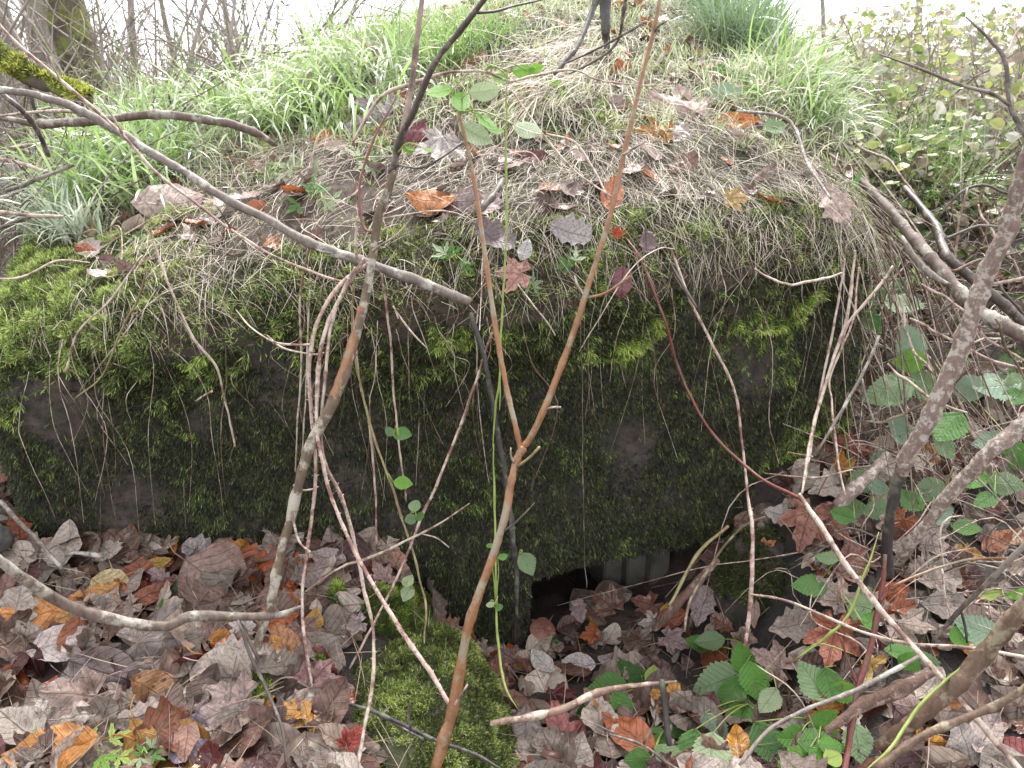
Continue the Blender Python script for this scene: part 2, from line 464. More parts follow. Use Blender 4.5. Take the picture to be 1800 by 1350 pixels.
# ------------------------------------------------------------------ leaf meshes
def leaf_arrays(kind, seed, curl=0.3, fold=0.2, wr=0.03):
    rr = np.random.default_rng(seed)
    if kind in ('maple', 'herb'):
        lob = [(0, 1.0), (48, 0.85), (-48, 0.85), (104, 0.55), (-104, 0.55)] if kind == 'maple' else [(0, 1.0), (62, 0.85), (-62, 0.85)]
        lob = [(math.radians(a + rr.uniform(-5, 5)), l * rr.uniform(0.9, 1.08)) for a, l in lob]
        nt, nr = (96, 7) if kind == 'maple' else (72, 4)
        th = np.linspace(-math.pi * 0.86, math.pi * 0.86, nt)
        r = np.full(nt, 0.36 if kind == 'maple' else 0.12)
        for a, l in lob:
            d = np.abs(th - a)
            wd = 0.74 if kind == 'maple' else 0.5
            prof = np.clip(1 - (d / wd) ** (1.15 if kind == 'maple' else 1.6), 0, 1)
            teeth = 1 + (0.07 if kind == 'maple' else 0.22) * np.cos(d * (19 if kind == 'maple' else 16)) * (d > 0.05)
            r = np.maximum(r, l * prof ** 0.75 * teeth)
        r *= 0.62
        rho = np.linspace(0.0, 1, nr + 1)[1:] ** 0.8
        X = np.vstack([[0, 0]] + [np.stack([np.sin(th) * r * q, np.cos(th) * r * q], -1) for q in rho])
        X[:, 1] += 0.30
        tri = np.stack([np.zeros(nt - 1, int), 1 + np.arange(1, nt), 1 + np.arange(nt - 1)], -1)
        qs = []
        for k in range(nr - 1):
            a = 1 + k * nt + np.arange(nt - 1)
            qs.append(np.stack([a, a + 1, a + 1 + nt, a + nt], -1))
        faces = [tri, np.vstack(qs)]
        # vein coordinates follow the nearest lobe
        uv = []
        la = np.array([a for a, _ in lob])
        for f in faces:
            c = X[f].mean(1); an = np.arctan2(c[:, 0], c[:, 1] - 0.30)
            near = la[np.argmin(np.abs(an[:, None] - la[None]), 1)]
            px = X[f][:, :, 0]; py = X[f][:, :, 1] - 0.30
            u = px * np.cos(near)[:, None] - py * np.sin(near)[:, None]; v = px * np.sin(near)[:, None] + py * np.cos(near)[:, None]
            uv.append(np.stack([u, v], -1).reshape(-1, 2))
        uv = np.vstack(uv)
    else:
        ny = {'oak': 34, 'oval': 18, 'bramble': 40, 'narrow': 14, 'round': 16}[kind]; nx = 8
        v = np.linspace(0, 1, ny + 1)
        if kind == 'oak':
            env = 0.30 * np.sin(math.pi * np.clip(v, 0, 1) ** 1.25) ** 0.7 + 0.01
            w = env * (1.08 + 0.19 * np.cos(2 * math.pi * (4.2 * v + 0.1 + rr.uniform(0, 0.3))))
        elif kind == 'bramble':
            env = 0.40 * np.sin(math.pi * v ** 0.8) ** 0.85 * (1 - 0.25 * v) + 0.002
            w = env * (1.04 + 0.10 * (2 * ((v * 11) % 1) - 1))
        elif kind == 'narrow': w = 0.2 * np.sin(math.pi * v ** 0.9) + 0.002
        elif kind == 'round': w = 0.42 * np.sin(math.pi * v ** 0.8) ** 0.7 + 0.002
        else: w = 0.30 * np.sin(math.pi * v ** 0.85) ** 0.9 * (1 + 0.03 * np.cos(v * 60)) + 0.002
        if kind in ('oak', 'oval', 'round'): w = w * (1 + 0.08 * rr.standard_normal(1) * np.sin(v * 7))
        u = np.linspace(-1, 1, nx + 1)
        U, Vv = np.meshgrid(u, v)
        asym = 1 + 0.10 * rr.standard_normal() * np.sign(U)
        Xx = U * w[:, None] * asym; Yy = Vv + 0.10 * np.abs(U) * w[:, None]
        X = np.stack([Xx.ravel(), Yy.ravel()], -1)
        i, j = np.meshgrid(np.arange(ny), np.arange(nx), indexing='ij')
        a = i * (nx + 1) + j
        q = np.stack([a, a + 1, a + nx + 2, a + nx + 1], -1).reshape(-1, 4)
        faces = [q]; uv = X[q].reshape(-1, 2)
    x, y = X[:, 0], X[:, 1]
    cx = fold * rr.choice([1, 1, -1]) ; cy = curl * rr.choice([1, 1, -1])
    z = cx * np.abs(x) * 0.9 - 0.0
    z = z + cy * ((y - 0.45) ** 2) * 0.9
    z = z + rr.uniform(-0.6, 0.6) * curl * x * (y - 0.4) * 1.5
    z = z + wr * (2.2 * fbm(x * 4 + seed, y * 4, o=2, seed=seed) + fbm(x * 11, y * 11, o=2, seed=seed + 1))
    if kind == 'bramble': z = z + 0.012 * np.cos(2 * math.pi * 9 * (y - 0.8 * np.abs(x)))
    # curled rims
    edge = np.clip(np.sqrt(x * x + (y - 0.5) ** 2 * 0.5) - 0.28, 0, 1)
    z = z + curl * rr.uniform(0.2, 1.5) * edge
    V = np.stack([x, y, z], -1)
    V[:, 1] -= 0.5
    return V, faces, uv

def stalk_arrays(seed, length=0.35, w=0.012):
    rr = np.random.default_rng(seed)
    P = np.array([[0, -0.5, 0.0], [rr.uniform(-.05, .05), -0.5 - length * 0.5, 0.05], [rr.uniform(-.15, .15), -0.5 - length, rr.uniform(0.0, 0.12)]])
    return tube_arrays(P, [w, w * 0.8, w * 1.1], sides=5, n=6, seed=seed)

LEAFLIB = {}
def leaf_mesh(kind, var, mat, curl=0.3, fold=0.2, wr=0.03):
    key = (kind, var, mat.name, round(curl, 1))
    if key not in LEAFLIB:
        V, f, uv = leaf_arrays(kind, 100 + var * 13 + len(kind), curl, fold, wr)
        LEAFLIB[key] = mesh_from(kind + '_leaf', V, f, mat, uvs=uv)
    return LEAFLIB[key]
STALKS = {}
def stalk_mesh(var, mat):
    if (var, mat.name) not in STALKS:
        V, f, _, _ = stalk_arrays(var); STALKS[(var, mat.name)] = mesh_from('leaf_stalk', V, f, mat)
    return STALKS[(var, mat.name)]

def frame(n, d):
    n = np.asarray(n, float); n = n / np.linalg.norm(n)
    d = np.asarray(d, float); y = d - n * np.dot(n, d); y /= np.linalg.norm(y) + 1e-9
    x = np.cross(y, n)
    return np.stack([x, y, n], -1)   # columns

def mat4(Rm, p, s):
    M = Matrix.Identity(4)
    for i in range(3):
        for j in range(3): M[i][j] = float(Rm[i, j] * s)
        M[i][3] = float(p[i])
    return M

# ribbons: the base of every scattered blade, stalk and moss sprig
def ribbons(base, d0, side, length, width, K=3, droop=0.0, curve=None, taper=0.0, c0=None, c1=None):
    """base,d0,side (n,3); length,width (n,); droop = how strongly it bends to -z; curve (n,3) extra bend"""
    n = len(base)
    length = np.broadcast_to(length, (n,)); width = np.broadcast_to(width, (n,)); droop = np.broadcast_to(droop, (n,))
    t = np.linspace(0, 1, K + 1)
    pos = np.zeros((n, K + 1, 3)); pos[:, 0] = base
    d = d0 / np.linalg.norm(d0, axis=1)[:, None]
    for k in range(K):
        pos[:, k + 1] = pos[:, k] + d * (length / K)[:, None]
        d = d + np.array([0, 0, -1.0]) * (droop / K)[:, None]
        if curve is not None: d = d + curve / K
        d = d / np.linalg.norm(d, axis=1)[:, None]
    w = width[:, None] * ((1 - t) ** 0.6 * (1 - taper) + taper * np.minimum(1, 0.35 + 2 * t) * (1 - t ** 4) ** 0.8)[None]
    w = np.maximum(w, width[:, None] * 0.08)
    L = pos - side[:, None] * w[..., None] * 0.5; Rr = pos + side[:, None] * w[..., None] * 0.5
    V = np.stack([L, Rr], 2).reshape(-1, 3)
    b = (np.arange(n) * (K + 1) * 2)[:, None] + (np.arange(K) * 2)[None]
    q = np.stack([b, b + 1, b + 3, b + 2], -1).reshape(-1, 4)
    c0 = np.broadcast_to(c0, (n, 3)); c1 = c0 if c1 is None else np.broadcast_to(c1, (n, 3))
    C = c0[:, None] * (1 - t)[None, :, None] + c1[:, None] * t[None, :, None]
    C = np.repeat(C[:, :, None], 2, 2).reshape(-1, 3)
    return V, q, C

def unit(v): return v / (np.linalg.norm(v, axis=-1)[..., None] + 1e-9)
def rsph(n, r=rng): return unit(r.standard_normal((n, 3)))

class Bag:
    def __init__(s): s.V, s.F, s.C, s.n, s.UV = [], [], [], 0, []
    def add(s, V, Fq, C):
        s.V.append(V); s.F.append(Fq + s.n); s.C.append(C); s.n += len(V)
    def mesh(s, name, mat, smooth=True):
        by = {}
        for f in s.F: by.setdefault(f.shape[1], []).append(f)
        return mesh_from(name, np.vstack(s.V), [np.vstack(v) for v in by.values()], mat, smooth, np.vstack(s.C))

# ================================================================== the land
def grid_axis(parts):
    out = []
    for a, b, st in parts: out.append(np.arange(a, b, st))
    return np.concatenate(out)
gx = grid_axis([(-60, -12, 6), (-12, -4, 0.8), (-4, -1.8, 0.12), (-1.8, 1.9, 0.018), (1.9, 4, 0.12), (4, 12, 0.8), (12, 61, 6)])
gy = grid_axis([(-6, 0.4, 0.8), (0.4, 1.0, 0.08), (1.0, 2.6, 0.018), (2.6, 4.6, 0.05), (4.6, 12, 0.4), (12, 90, 4)])
XX, YY = np.meshgrid(gx, gy)
ZZ = G(XX, YY)
nx_, ny_ = len(gx), len(gy)
i, j = np.meshgrid(np.arange(ny_ - 1), np.arange(nx_ - 1), indexing='ij')
a = i * nx_ + j
me = mesh_from('ground', np.stack([XX, YY, ZZ], -1).reshape(-1, 3), np.stack([a, a + 1, a + nx_ + 1, a + nx_], -1).reshape(-1, 4), M_SOIL)
link('ground', me, kind='structure', label='dark damp woodland soil in front of and around the concrete block')

# --- bunker: face sheet following the footprint, and the earth on its top
path = [(-2.0, 4.6), (-1.55, 3.0), (-1.285, 1.95), (-1.255, 1.82), (-1.215, 1.78)]
path += [(x, float(Yf(x))) for x in np.linspace(-1.15, 0.89, 60)]
path += [(0.935, float(Yf(0.935)) + 0.01), (0.965, 2.17), (0.985, 2.25), (1.13, 3.0), (1.43, 4.6)]
path = np.array(path)
def resample(P, st):
    s = np.concatenate([[0], np.cumsum(np.linalg.norm(np.diff(P, axis=0), axis=1))])
    n = int(s[-1] / st); q = np.linspace(0, s[-1], n)
    return np.stack([np.interp(q, s, P[:, 0]), np.interp(q, s, P[:, 1])], -1)
pth = resample(path, 0.012)
tn = np.gradient(pth, axis=0); tn = unit(tn)
outn = np.stack([tn[:, 1], -tn[:, 0]], -1)         # outward (towards the camera)
ZB = -0.25
OPX0, OPX1, LINT = 0.045, 0.60, 0.212
nz = 84
def face_disp(x, y, z):
    return 0.034 * fbm(x * 3.4, y * 3.4, z * 4.5, o=4, seed=31) + 0.006 * fbm(x * 22, y * 22, z * 22, o=3, seed=33) - 0.02 * sstep(0.45, 0.2, z) * 0
rows = np.linspace(0, 1, nz)
ztop = Ttop(pth[:, 0], pth[:, 1], np.zeros(len(pth)))
Zr = ZB + (ztop[None] - ZB) * rows[:, None]
Xr = np.repeat(pth[None, :, 0], nz, 0); Yr = np.repeat(pth[None, :, 1], nz, 0)
dsp = face_disp(Xr, Yr, Zr) * sstep(1.0, 0.93, rows)[:, None]
Xr = Xr + outn[None, :, 0] * dsp; Yr = Yr + outn[None, :, 1] * dsp
# lintel snap
hole_col = (pth[:, 0] > OPX0) & (pth[:, 0] < OPX1) & (pth[:, 1] < 2.2)
ri = np.argmin(np.abs(Zr[:, hole_col].mean(1) - LINT))
Zr[ri, hole_col] = LINT + 0.008 * fbm(pth[hole_col, 0] * 30, pth[hole_col, 0] * 0, o=2, seed=4)
V = np.stack([Xr, Yr, Zr], -1).reshape(-1, 3); nc = len(pth)
i, j = np.meshgrid(np.arange(nz - 1), np.arange(nc - 1), indexing='ij')
keep = ~((i < ri) & hole_col[j] & hole_col[np.minimum(j + 1, nc - 1)])
a = (i * nc + j)[keep]
bunker = link('concrete_bunker', None, loc=(0, 1.78, 0.0), label='long dark mossy concrete block half buried under the grassy mound', cat='bunker')
boff = np.array([0, 1.78, 0.0])
me = mesh_from('wall', V - boff, np.stack([a, a + 1, a + nc + 1, a + nc], -1), M_WALL)
link('wall', me, bunker)
# embrasure recess: a splayed box behind the opening, left cheek, back, soffit
ci = np.where(hole_col)[0]; pL, pR = pth[ci[0]], pth[ci[-1]]
inn = -unit(np.array([[0.34, -0.94]]))[0]
def box_mesh(name, pts, zb, zt, mat, parent, inward=False, res=None):
    n = len(pts); V = [(p[0], p[1], zb) for p in pts] + [(p[0], p[1], zt) for p in pts]
    f4 = [[k, (k + 1) % n, (k + 1) % n + n, k + n] for k in range(n)]
    import bmesh
    bm = bmesh.new(); vs = [bm.verts.new(np.array(v) - boff) for v in V]
    for f in f4: bm.faces.new([vs[q] for q in f])
    bm.faces.new([vs[q] for q in range(n)][::-1]); bm.faces.new([vs[q + n] for q in range(n)])
    bmesh.ops.recalc_face_normals(bm, faces=bm.faces)
    if not inward:
        bmesh.ops.bevel(bm, geom=list(bm.edges), offset=0.004, segments=2, affect='EDGES')
    bmesh.ops.subdivide_edges(bm, edges=list(bm.edges), cuts=3, use_grid_fill=True)
    for v in bm.verts:
        q = v.co; k = 0.004 * float(fbm(np.array([q.x * 25]), np.array([q.y * 25]), np.array([q.z * 25]), o=2, seed=8)[0])
        v.co = q + Vector((k, -k, k))
    me = bpy.data.meshes.new(name); bm.to_mesh(me); bm.free(); me.materials.append(mat)
    return link(name, me, parent)
dp = 0.42
# soffit slab above recess, back wall, cheeks - butted solid pieces
sI = np.array(inn)
A_, B_ = pL + sI * 0.004, pR + sI * 0.004
box_mesh('soffit', [A_ - (pR - pL) * 0.05, B_ + (pR - pL) * 0.05, B_ + (pR - pL) * 0.05 + sI * dp, A_ - (pR - pL) * 0.05 + sI * dp], LINT + 0.004, LINT + 0.09, M_WALL, bunker)
box_mesh('back_wall', [A_ + sI * dp - (pR - pL) * 0.1, B_ + sI * dp + (pR - pL) * 0.1, B_ + sI * (dp + 0.06) + (pR - pL) * 0.1, A_ + sI * (dp + 0.06) - (pR - pL) * 0.1], -0.3, LINT + 0.05, M_WALL, bunker)
ex = unit((pR - pL)[None])[0]
box_mesh('cheek', [A_ - ex * 0.05, A_ - ex * 0.002, A_ + sI * dp - ex * 0.002, A_ + sI * dp - ex * 0.05], -0.3, LINT + 0.002, M_WALL, bunker)
box_mesh('cheek', [B_ + ex * 0.002, B_ + ex * 0.05, B_ + sI * dp + ex * 0.05, B_ + sI * dp + ex * 0.002], -0.3, LINT + 0.002, M_WALL, bunker)
# stepped jamb inside the opening, in darker-toned grey concrete
for k in range(3):
    q0 = A_ + ex * (0.30 + 0.062 * k) + sI * (0.17 - 0.030 * k)
    box_mesh('jamb_step', [q0, q0 + ex * 0.060, q0 + ex * 0.060 + sI * 0.3, q0 + sI * 0.3], -0.2, LINT - 0.003, M_JAMB, bunker)

# top sheet: from the shoulder inwards
ts = np.concatenate([[0, 0.004, 0.01, 0.02, 0.035, 0.05, 0.07, 0.09, 0.11], np.arange(0.13, 1.4, 0.02), np.arange(1.4, 3.2, 0.05)])
q = np.stack([pth[:, 0] * 0.25, np.full(len(pth), 4.7)], -1)
q[:, 0] += np.interp(pth[:, 0], [-1.3, 0.95], [-1.0, 0.7])
dirv = unit(q - pth); Lq = np.linalg.norm(q - pth, axis=1)
# start along the inward normal so that the shoulder rounds evenly
nin = -outn
W = np.stack([pth + np.where(True, 1, 0) * (nin * min(s, 0.13) * 1.0 + dirv * np.minimum(max(s - 0.13, 0), Lq[:, None])) for s in ts])
Xt, Yt = W[..., 0], W[..., 1]
dd = np.repeat(ts[:, None], nc, 1)
Zt = Ttop(Xt, Yt, dd)
V = np.stack([Xt, Yt, Zt], -1).reshape(-1, 3)
i, j = np.meshgrid(np.arange(len(ts) - 1), np.arange(nc - 1), indexing='ij')
a = i * nc + j
me = mesh_from('hill', V, np.stack([a, a + 1, a + nc + 1, a + nc], -1).reshape(-1, 4), M_MOUND)
link('hill', me, kind='structure', label='earth mound heaped over the top of the concrete block')

# mossy stone in front of the block, left of the opening
def blob(name, c, rx, ry, rz, mat, seed, rot=0.0, amp=0.18, n=60, **tags):
    u = np.linspace(0, 2 * math.pi, n, endpoint=False); v = np.linspace(0.02, math.pi - 0.02, n // 2)
    Uu, Vv = np.meshgrid(u, v)
    D = np.stack([np.cos(Uu) * np.sin(Vv), np.sin(Uu) * np.sin(Vv), np.cos(Vv)], -1)
    D = np.sign(D) * np.abs(D) ** 0.8; D = unit(D)
    k = 1 + amp * fbm(D[..., 0] * 2.2 + seed, D[..., 1] * 2.2, D[..., 2] * 2.2, o=4, seed=seed)
    P = D * k[..., None] * np.array([rx, ry, rz])
    cr, sr = math.cos(rot), math.sin(rot)
    P = np.stack([P[..., 0] * cr - P[..., 1] * sr, P[..., 0] * sr + P[..., 1] * cr, P[..., 2]], -1)
    m = len(v); V = P.reshape(-1, 3)
    i, j = np.meshgrid(np.arange(m - 1), np.arange(n), indexing='ij')
    q = np.stack([i * n + j, (i + 1) * n + j, (i + 1) * n + (j + 1) % n, i * n + (j + 1) % n], -1).reshape(-1, 4)
    me = mesh_from(name, V, q, mat)
    ob = link(name, me, loc=c, **tags)
    return ob, V + np.array(c), q
STONES = []
STONES.append(blob('mossy_stone', (-0.245, 1.43, 0.04), 0.235, 0.32, 0.20, M_STONE, 3, rot=R(14), label='low rounded stone covered in green moss in front of the block', cat='stone'))
STONES.append(blob('mossy_stone', (-0.165, 1.17, 0.06), 0.14, 0.11, 0.10, M_STONE, 9, label='small stone with pale yellowish moss at the foot of the forked sapling', cat='stone'))
STONES.append(blob('mossy_stone', (0.67, 1.86, 0.13), 0.12, 0.13, 0.17, M_WALL, 12, label='dark squarish mossy stone at the right side of the wall opening', cat='stone'))
STONES.append(blob('pale_stone', (-1.24, 1.66, 0.40), 0.05, 0.05, 0.035, M_JAMB, 15, label='pale grey stone at the left end of the block', cat='stone'))

# ================================================================== moss (stuff)
def moss_on(points, normals, n_bl, ln, wd, c_dark, c_light, light_w, down=0.6, name='moss', label=''):
    n = len(points)
    bag = Bag()
    fq = 40 if down > 0.7 else 28
    cl = fbm(points[:, 0] * fq, points[:, 1] * fq, points[:, 2] * fq, o=3, seed=123)
    lump = np.clip(cl + 0.12, 0, 0.6)
    points = points + normals * (lump * (0.013 if down > 0.7 else 0.022) * min(1.5, ln / 0.012))[:, None]
    light_w = np.asarray(light_w) * (0.45 + 2.2 * lump) + 0.25 * (lump - 0.2)  # clump tops coloured paler than the hollows, as if lit
    for k in range(n_bl):
        d = unit(normals * 0.75 + rsph(n) * 0.75 + np.array([0, 0, -1.0]) * down)
        side = unit(np.cross(d, normals + rsph(n) * 0.6))
        L = ln * rng.uniform(0.5, 1.3, n); 
        m = np.clip(light_w + rng.normal(0, 0.22, n), 0, 1)[:, None]
        c = c_dark * (1 - m) + c_light * m
        c = c * rng.uniform(0.65, 1.3, (n, 1))
        tip = np.where(rng.random((n, 1)) < (0.04 + 0.55 * lump)[:, None], 2.6, 1.0)  # bright tips over darker bases: glints and shade painted into sprigs
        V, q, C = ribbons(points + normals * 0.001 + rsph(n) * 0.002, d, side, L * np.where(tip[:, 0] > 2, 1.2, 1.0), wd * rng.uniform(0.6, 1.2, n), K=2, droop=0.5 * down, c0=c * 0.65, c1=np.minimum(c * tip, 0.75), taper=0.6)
        bag.add(V, q, C)
    me = bag.mesh(name, M_MOSS, True)
    return link(name, me, kind='stuff', label=label)

# wall moss
fl = (pth[:, 1] < 2.35)
cols = np.where(fl)[0]
nW = 115000
cj = rng.choice(cols, nW); wz = rng.random(nW)
px_, py_ = pth[cj, 0] + rng.uniform(-.006, .006, nW), pth[cj, 1]
zt_ = ztop[cj]; zz = ZB + 0.22 + (zt_ - ZB - 0.22) * wz
dsp = face_disp(px_, py_, zz)
dsp = dsp + 0.010 * np.clip(fbm(px_ * 9, zz * 9, o=3, seed=44) + 0.15, 0, 1)
P = np.stack([px_ + outn[cj, 0] * dsp, py_ + outn[cj, 1] * dsp, zz], -1)
bare = fbm(px_ * 3.0 + 3, zz * 4.2, o=5, seed=41)
mat_ = fbm(px_ * 9, zz * 9, o=3, seed=44)
def patch(cx, cz, rx, rz): return np.exp(-(((px_ - cx) / rx) ** 2 + ((zz - cz) / rz) ** 2))
bareness = 0.9 * patch(-1.05, 0.66, 0.10, 0.12) + 0.8 * patch(-0.98, 0.45, 0.07, 0.10) + 0.6 * patch(-0.72, 0.62, .06, .12) + 0.6 * patch(-0.78, 0.38, 0.14, .07) + 0.6 * patch(0.28, 0.62, .06, .1) + 0.7 * patch(0.45, 0.90, .12, .06) + .7 * patch(-0.62, .86, .1, .06)
pk = 1.0 + 1.9 * bare + 1.1 * mat_ - bareness * 1.5
inhole = (px_ > OPX0) & (px_ < OPX1) & (zz < LINT + 0.004)
ok = (rng.random(nW) < np.clip(pk + 0.2, 0.03, 1)) & ~inhole & (zz > G(px_, py_ - 0.03) - 0.03)
P, cj2, pxk, zk = P[ok], cj[ok], px_[ok], zz[ok]
N3 = np.stack([outn[cj2, 0], outn[cj2, 1], np.full(len(cj2), 0.1)], -1); N3 = unit(N3)
relz = (zk - ztop[cj2])
edge_n = 0.13 * fbm(pxk * 5, zk * 2, o=3, seed=6)
hang = sstep(-0.20, 0.0, relz + edge_n)
blot = sstep(0.0, 0.35, fbm(pxk * 7, zk * 5, o=4, seed=61))
lightw = 0.04 + 0.45 * hang * (0.15 + blot) + (0.80 * sstep(0.0, 0.5, pxk) + 0.12) * blot * sstep(-0.25, 0.3, fbm(pxk * 2.5, zk * 2.5, o=2, seed=64)) + 0.25 * sstep(0.25, 0.5, fbm(pxk * 16, zk * 16, o=2, seed=62))
big = hang > 0.45
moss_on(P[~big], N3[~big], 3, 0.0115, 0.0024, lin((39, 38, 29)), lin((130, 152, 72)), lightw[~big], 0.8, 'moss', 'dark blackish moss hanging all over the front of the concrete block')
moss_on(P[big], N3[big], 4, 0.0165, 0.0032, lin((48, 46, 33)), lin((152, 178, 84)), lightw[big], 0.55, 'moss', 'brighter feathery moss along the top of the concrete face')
# the rounded shoulder itself, sampled along the rim
nR = 30000
cr_ = rng.choice(np.where(pth[:, 1] < 2.5)[0], nR); sr_ = 0.13 * rng.random(nR) ** 2.2
xr_, yr_ = pth[cr_, 0] - outn[cr_, 0] * sr_, pth[cr_, 1] - outn[cr_, 1] * sr_
zr_ = Ttop(xr_, yr_, sr_)
q_ = 1 - np.clip(sr_ / 0.13, 0, 1)
Nr_ = unit(np.stack([outn[cr_, 0] * q_, outn[cr_, 1] * q_, np.sqrt(1 - q_ ** 2) + 0.05], -1))
mr_ = fbm(xr_ * 4.5, yr_ * 4.5 + zr_ * 3, o=3, seed=71) + 0.22 - 0.5 * np.exp(-((xr_ + 0.74) / 0.10) ** 2) - 0.4 * np.exp(-((xr_ - 0.45) / 0.12) ** 2) + 0.3 * sstep(-0.85, -1.1, xr_)
kr_ = rng.random(nR) < np.clip(mr_ * 2.4 - 0.1, 0.05, 1)
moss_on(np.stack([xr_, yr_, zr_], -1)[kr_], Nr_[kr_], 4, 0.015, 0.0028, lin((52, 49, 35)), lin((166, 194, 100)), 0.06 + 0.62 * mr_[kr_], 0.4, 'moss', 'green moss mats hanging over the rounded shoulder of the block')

# moss on top near the shoulder
def top_scatter(n, box, fn=None):
    x = rng.uniform(box[0], box[1], n); y = rng.uniform(box[2], box[3], n)
    d = Dist(x, y); ok = (d > 0)
    if fn is not None: ok &= fn(x, y, d)
    x, y = x[ok], y[ok]
    return x, y, Dist(x, y)
def mossfn(x, y, d):
    rel = y - Yf(x)
    m = fbm(x * 3.3, y * 3.3, o=3, seed=71) + 0.65 * np.exp(-(rel / 0.16) ** 2) + 0.5 * np.exp(-((x + 1.1) / 0.3) ** 2 - ((rel - 0.25) / 0.3) ** 2) + 0.35 * np.exp(-((x - 0.35) / 0.25) ** 2 - ((rel - 0.7) / 0.25) ** 2) - 0.5 * np.exp(-((x + 0.72) / 0.13) ** 2 - ((rel - 0.1) / 0.1) ** 2) - 0.45 * np.exp(-((x - 0.45) / 0.13) ** 2 - ((rel - 0.1) / 0.12) ** 2)
    return rng.random(len(x)) < np.clip((m - 0.12) * 2.0, 0.03, 0.9)
x, y, d = top_scatter(90000, (-1.3, 1.0, 1.76, 3.1), mossfn)
z = Ttop(x, y, d); N3 = NRM(x, y)
lw = 0.45 + 0.35 * fbm(x * 5, y * 5, o=2, seed=77) + 0.3 * sstep(-0.5, -1.1, x)
moss_on(np.stack([x, y, z], -1), N3, 3, 0.0125, 0.0026, lin((66, 64, 42)), lin((168, 196, 104)), lw + 0.02, -0.05, 'moss', 'bright yellow-green moss cushions along the shoulder of the mound')
# moss on stones
for k, (ob, V, q) in enumerate(STONES[:3]):
    tri = V[q]; cen = tri.mean(1); nn = unit(np.cross(tri[:, 1] - tri[:, 0], tri[:, 2] - tri[:, 0])); 
    ar = np.linalg.norm(np.cross(tri[:, 2] - tri[:, 0], tri[:, 3] - tri[:, 1]), axis=1)
    if np.sum(nn * (cen - V.mean(0))) < 0: nn = -nn
    up_ = np.where((nn[:, 2] > -0.1) & (cen[:, 2] > -0.02))[0]
    m = [36000, 9000, 6000][k]
    f = rng.choice(up_, m, p=ar[up_] / ar[up_].sum()); w = rng.dirichlet([1, 1, 1, 1], m)
    pts = (tri[f] * w[..., None]).sum(1)
    keepm = fbm(pts[:, 0] * 9, pts[:, 1] * 9, pts[:, 2] * 9, o=3, seed=5 + k) > [-0.34, -0.2, -0.05][k]
    pts, nf = pts[keepm], nn[f][keepm]
    lw = [0.42, 0.8, 0.15][k] + 0.4 * fbm(pts[:, 0] * 12, pts[:, 1] * 12, o=2, seed=90)
    moss_on(pts, nf, 3, [0.009, .011, .01][k], 0.0022, lin((60, 66, 34)), lin([(166, 180, 104), (198, 194, 142), (110, 124, 64)][k]), lw, 0.0, 'moss', ['short green moss on the low rounded stone', 'pale yellowish moss on the small stone', 'thin dark moss on the squarish stone'][k])

# ================================================================== grass and dry stalks (stuff)
def region_pts(poly, n):
    poly = np.array(poly, float); lo, hi = poly.min(0), poly.max(0); out = []
    P = rng.uniform(lo, hi, (n * 3, 2))
    ins = np.zeros(len(P), bool); j = len(poly) - 1
    for i in range(len(poly)):
        xi, yi = poly[i]; xj, yj = poly[j]
        c = ((yi > P[:, 1]) != (yj > P[:, 1])) & (P[:, 0] < (xj - xi) * (P[:, 1] - yi) / (yj - yi + 1e-9) + xi)
        ins ^= c; j = i
    P = P[ins][:n]
    S, ok = SURF(P[:, 0], P[:, 1])
    return S[ok]

def grass_clump(bag, centres, per, ln, lean, wd, c0, c1, spread=0.03, droop=1.3, K=6, seed=0):
    """centres (m,3): tufts; per blades each; lean = mean direction"""
    m = len(centres); n = m * per
    tdir = unit(rng.standard_normal((m, 3)) * np.array([1, 1, 0.05]) * 0.45 + np.array(lean))
    b = np.repeat(centres, per, 0) + rng.standard_normal((n, 3)) * np.array([spread, spread, 0.003])
    b[:, 2] = H(b[:, 0], b[:, 1]) - 0.005
    d = unit(np.repeat(tdir, per, 0) + rng.standard_normal((n, 3)) * np.array([0.42, 0.42, 0.1]) + np.array([0, 0, 0.9]))
    side = unit(np.cross(d, rsph(n)))
    side = unit(np.cross(d, np.array([0, 0, 1.0])) + 0.35 * rsph(n))
    L = ln * rng.uniform(0.45, 1.25, n)
    mix = rng.random((n, 1)); c = c0 * (1 - mix) + c1 * mix
    V, q, C = ribbons(b, d, side, L, wd * rng.uniform(0.6, 1.3, n), K=K, droop=droop * rng.uniform(0.3, 1.5, n), curve=rsph(n) * 0.45, taper=0.85, c0=c * 0.85, c1=c * 1.15)
    bag.add(V, q, C)

g1, g2 = lin((96, 122, 66)), lin((170, 184, 140)); gp = lin((196, 200, 180)); gb = lin((134, 146, 130))  # pale sky sheen put into the blade colours g2, gp, gb
bag = Bag()
left1 = region_pts([(130, 250), (330, 170), (340, 300), (250, 370), (120, 380), (60, 330)], 32)
grass_clump(bag, left1, 13, 0.26, (0.0, -0.35, 0.3), 0.009, g1, g2, 0.025, 2.0)
grass_clump(bag, left1[::2], 8, 0.28, (-0.1, -0.4, 0.3), 0.008, gb, lin((206, 212, 200)), 0.03, 2.3)
left2 = region_pts([(200, 160), (600, 80), (720, 120), (700, 200), (520, 250), (300, 230)], 27)
grass_clump(bag, left2, 12, 0.30, (0.1, -0.35, 0.25), 0.009, g1, g2, 0.03, 2.3)
grass_clump(bag, left2[::2], 9, 0.30, (0.1, -0.4, 0.3), 0.008, gp, lin((210, 214, 196)), 0.03, 2.6)
grass_clump(bag, region_pts([(560, 60), (760, 40), (900, 80), (760, 150)], 24), 10, 0.17, (0.0, -0.2, 0.5), 0.005, g1, g2, 0.03, 1.3)
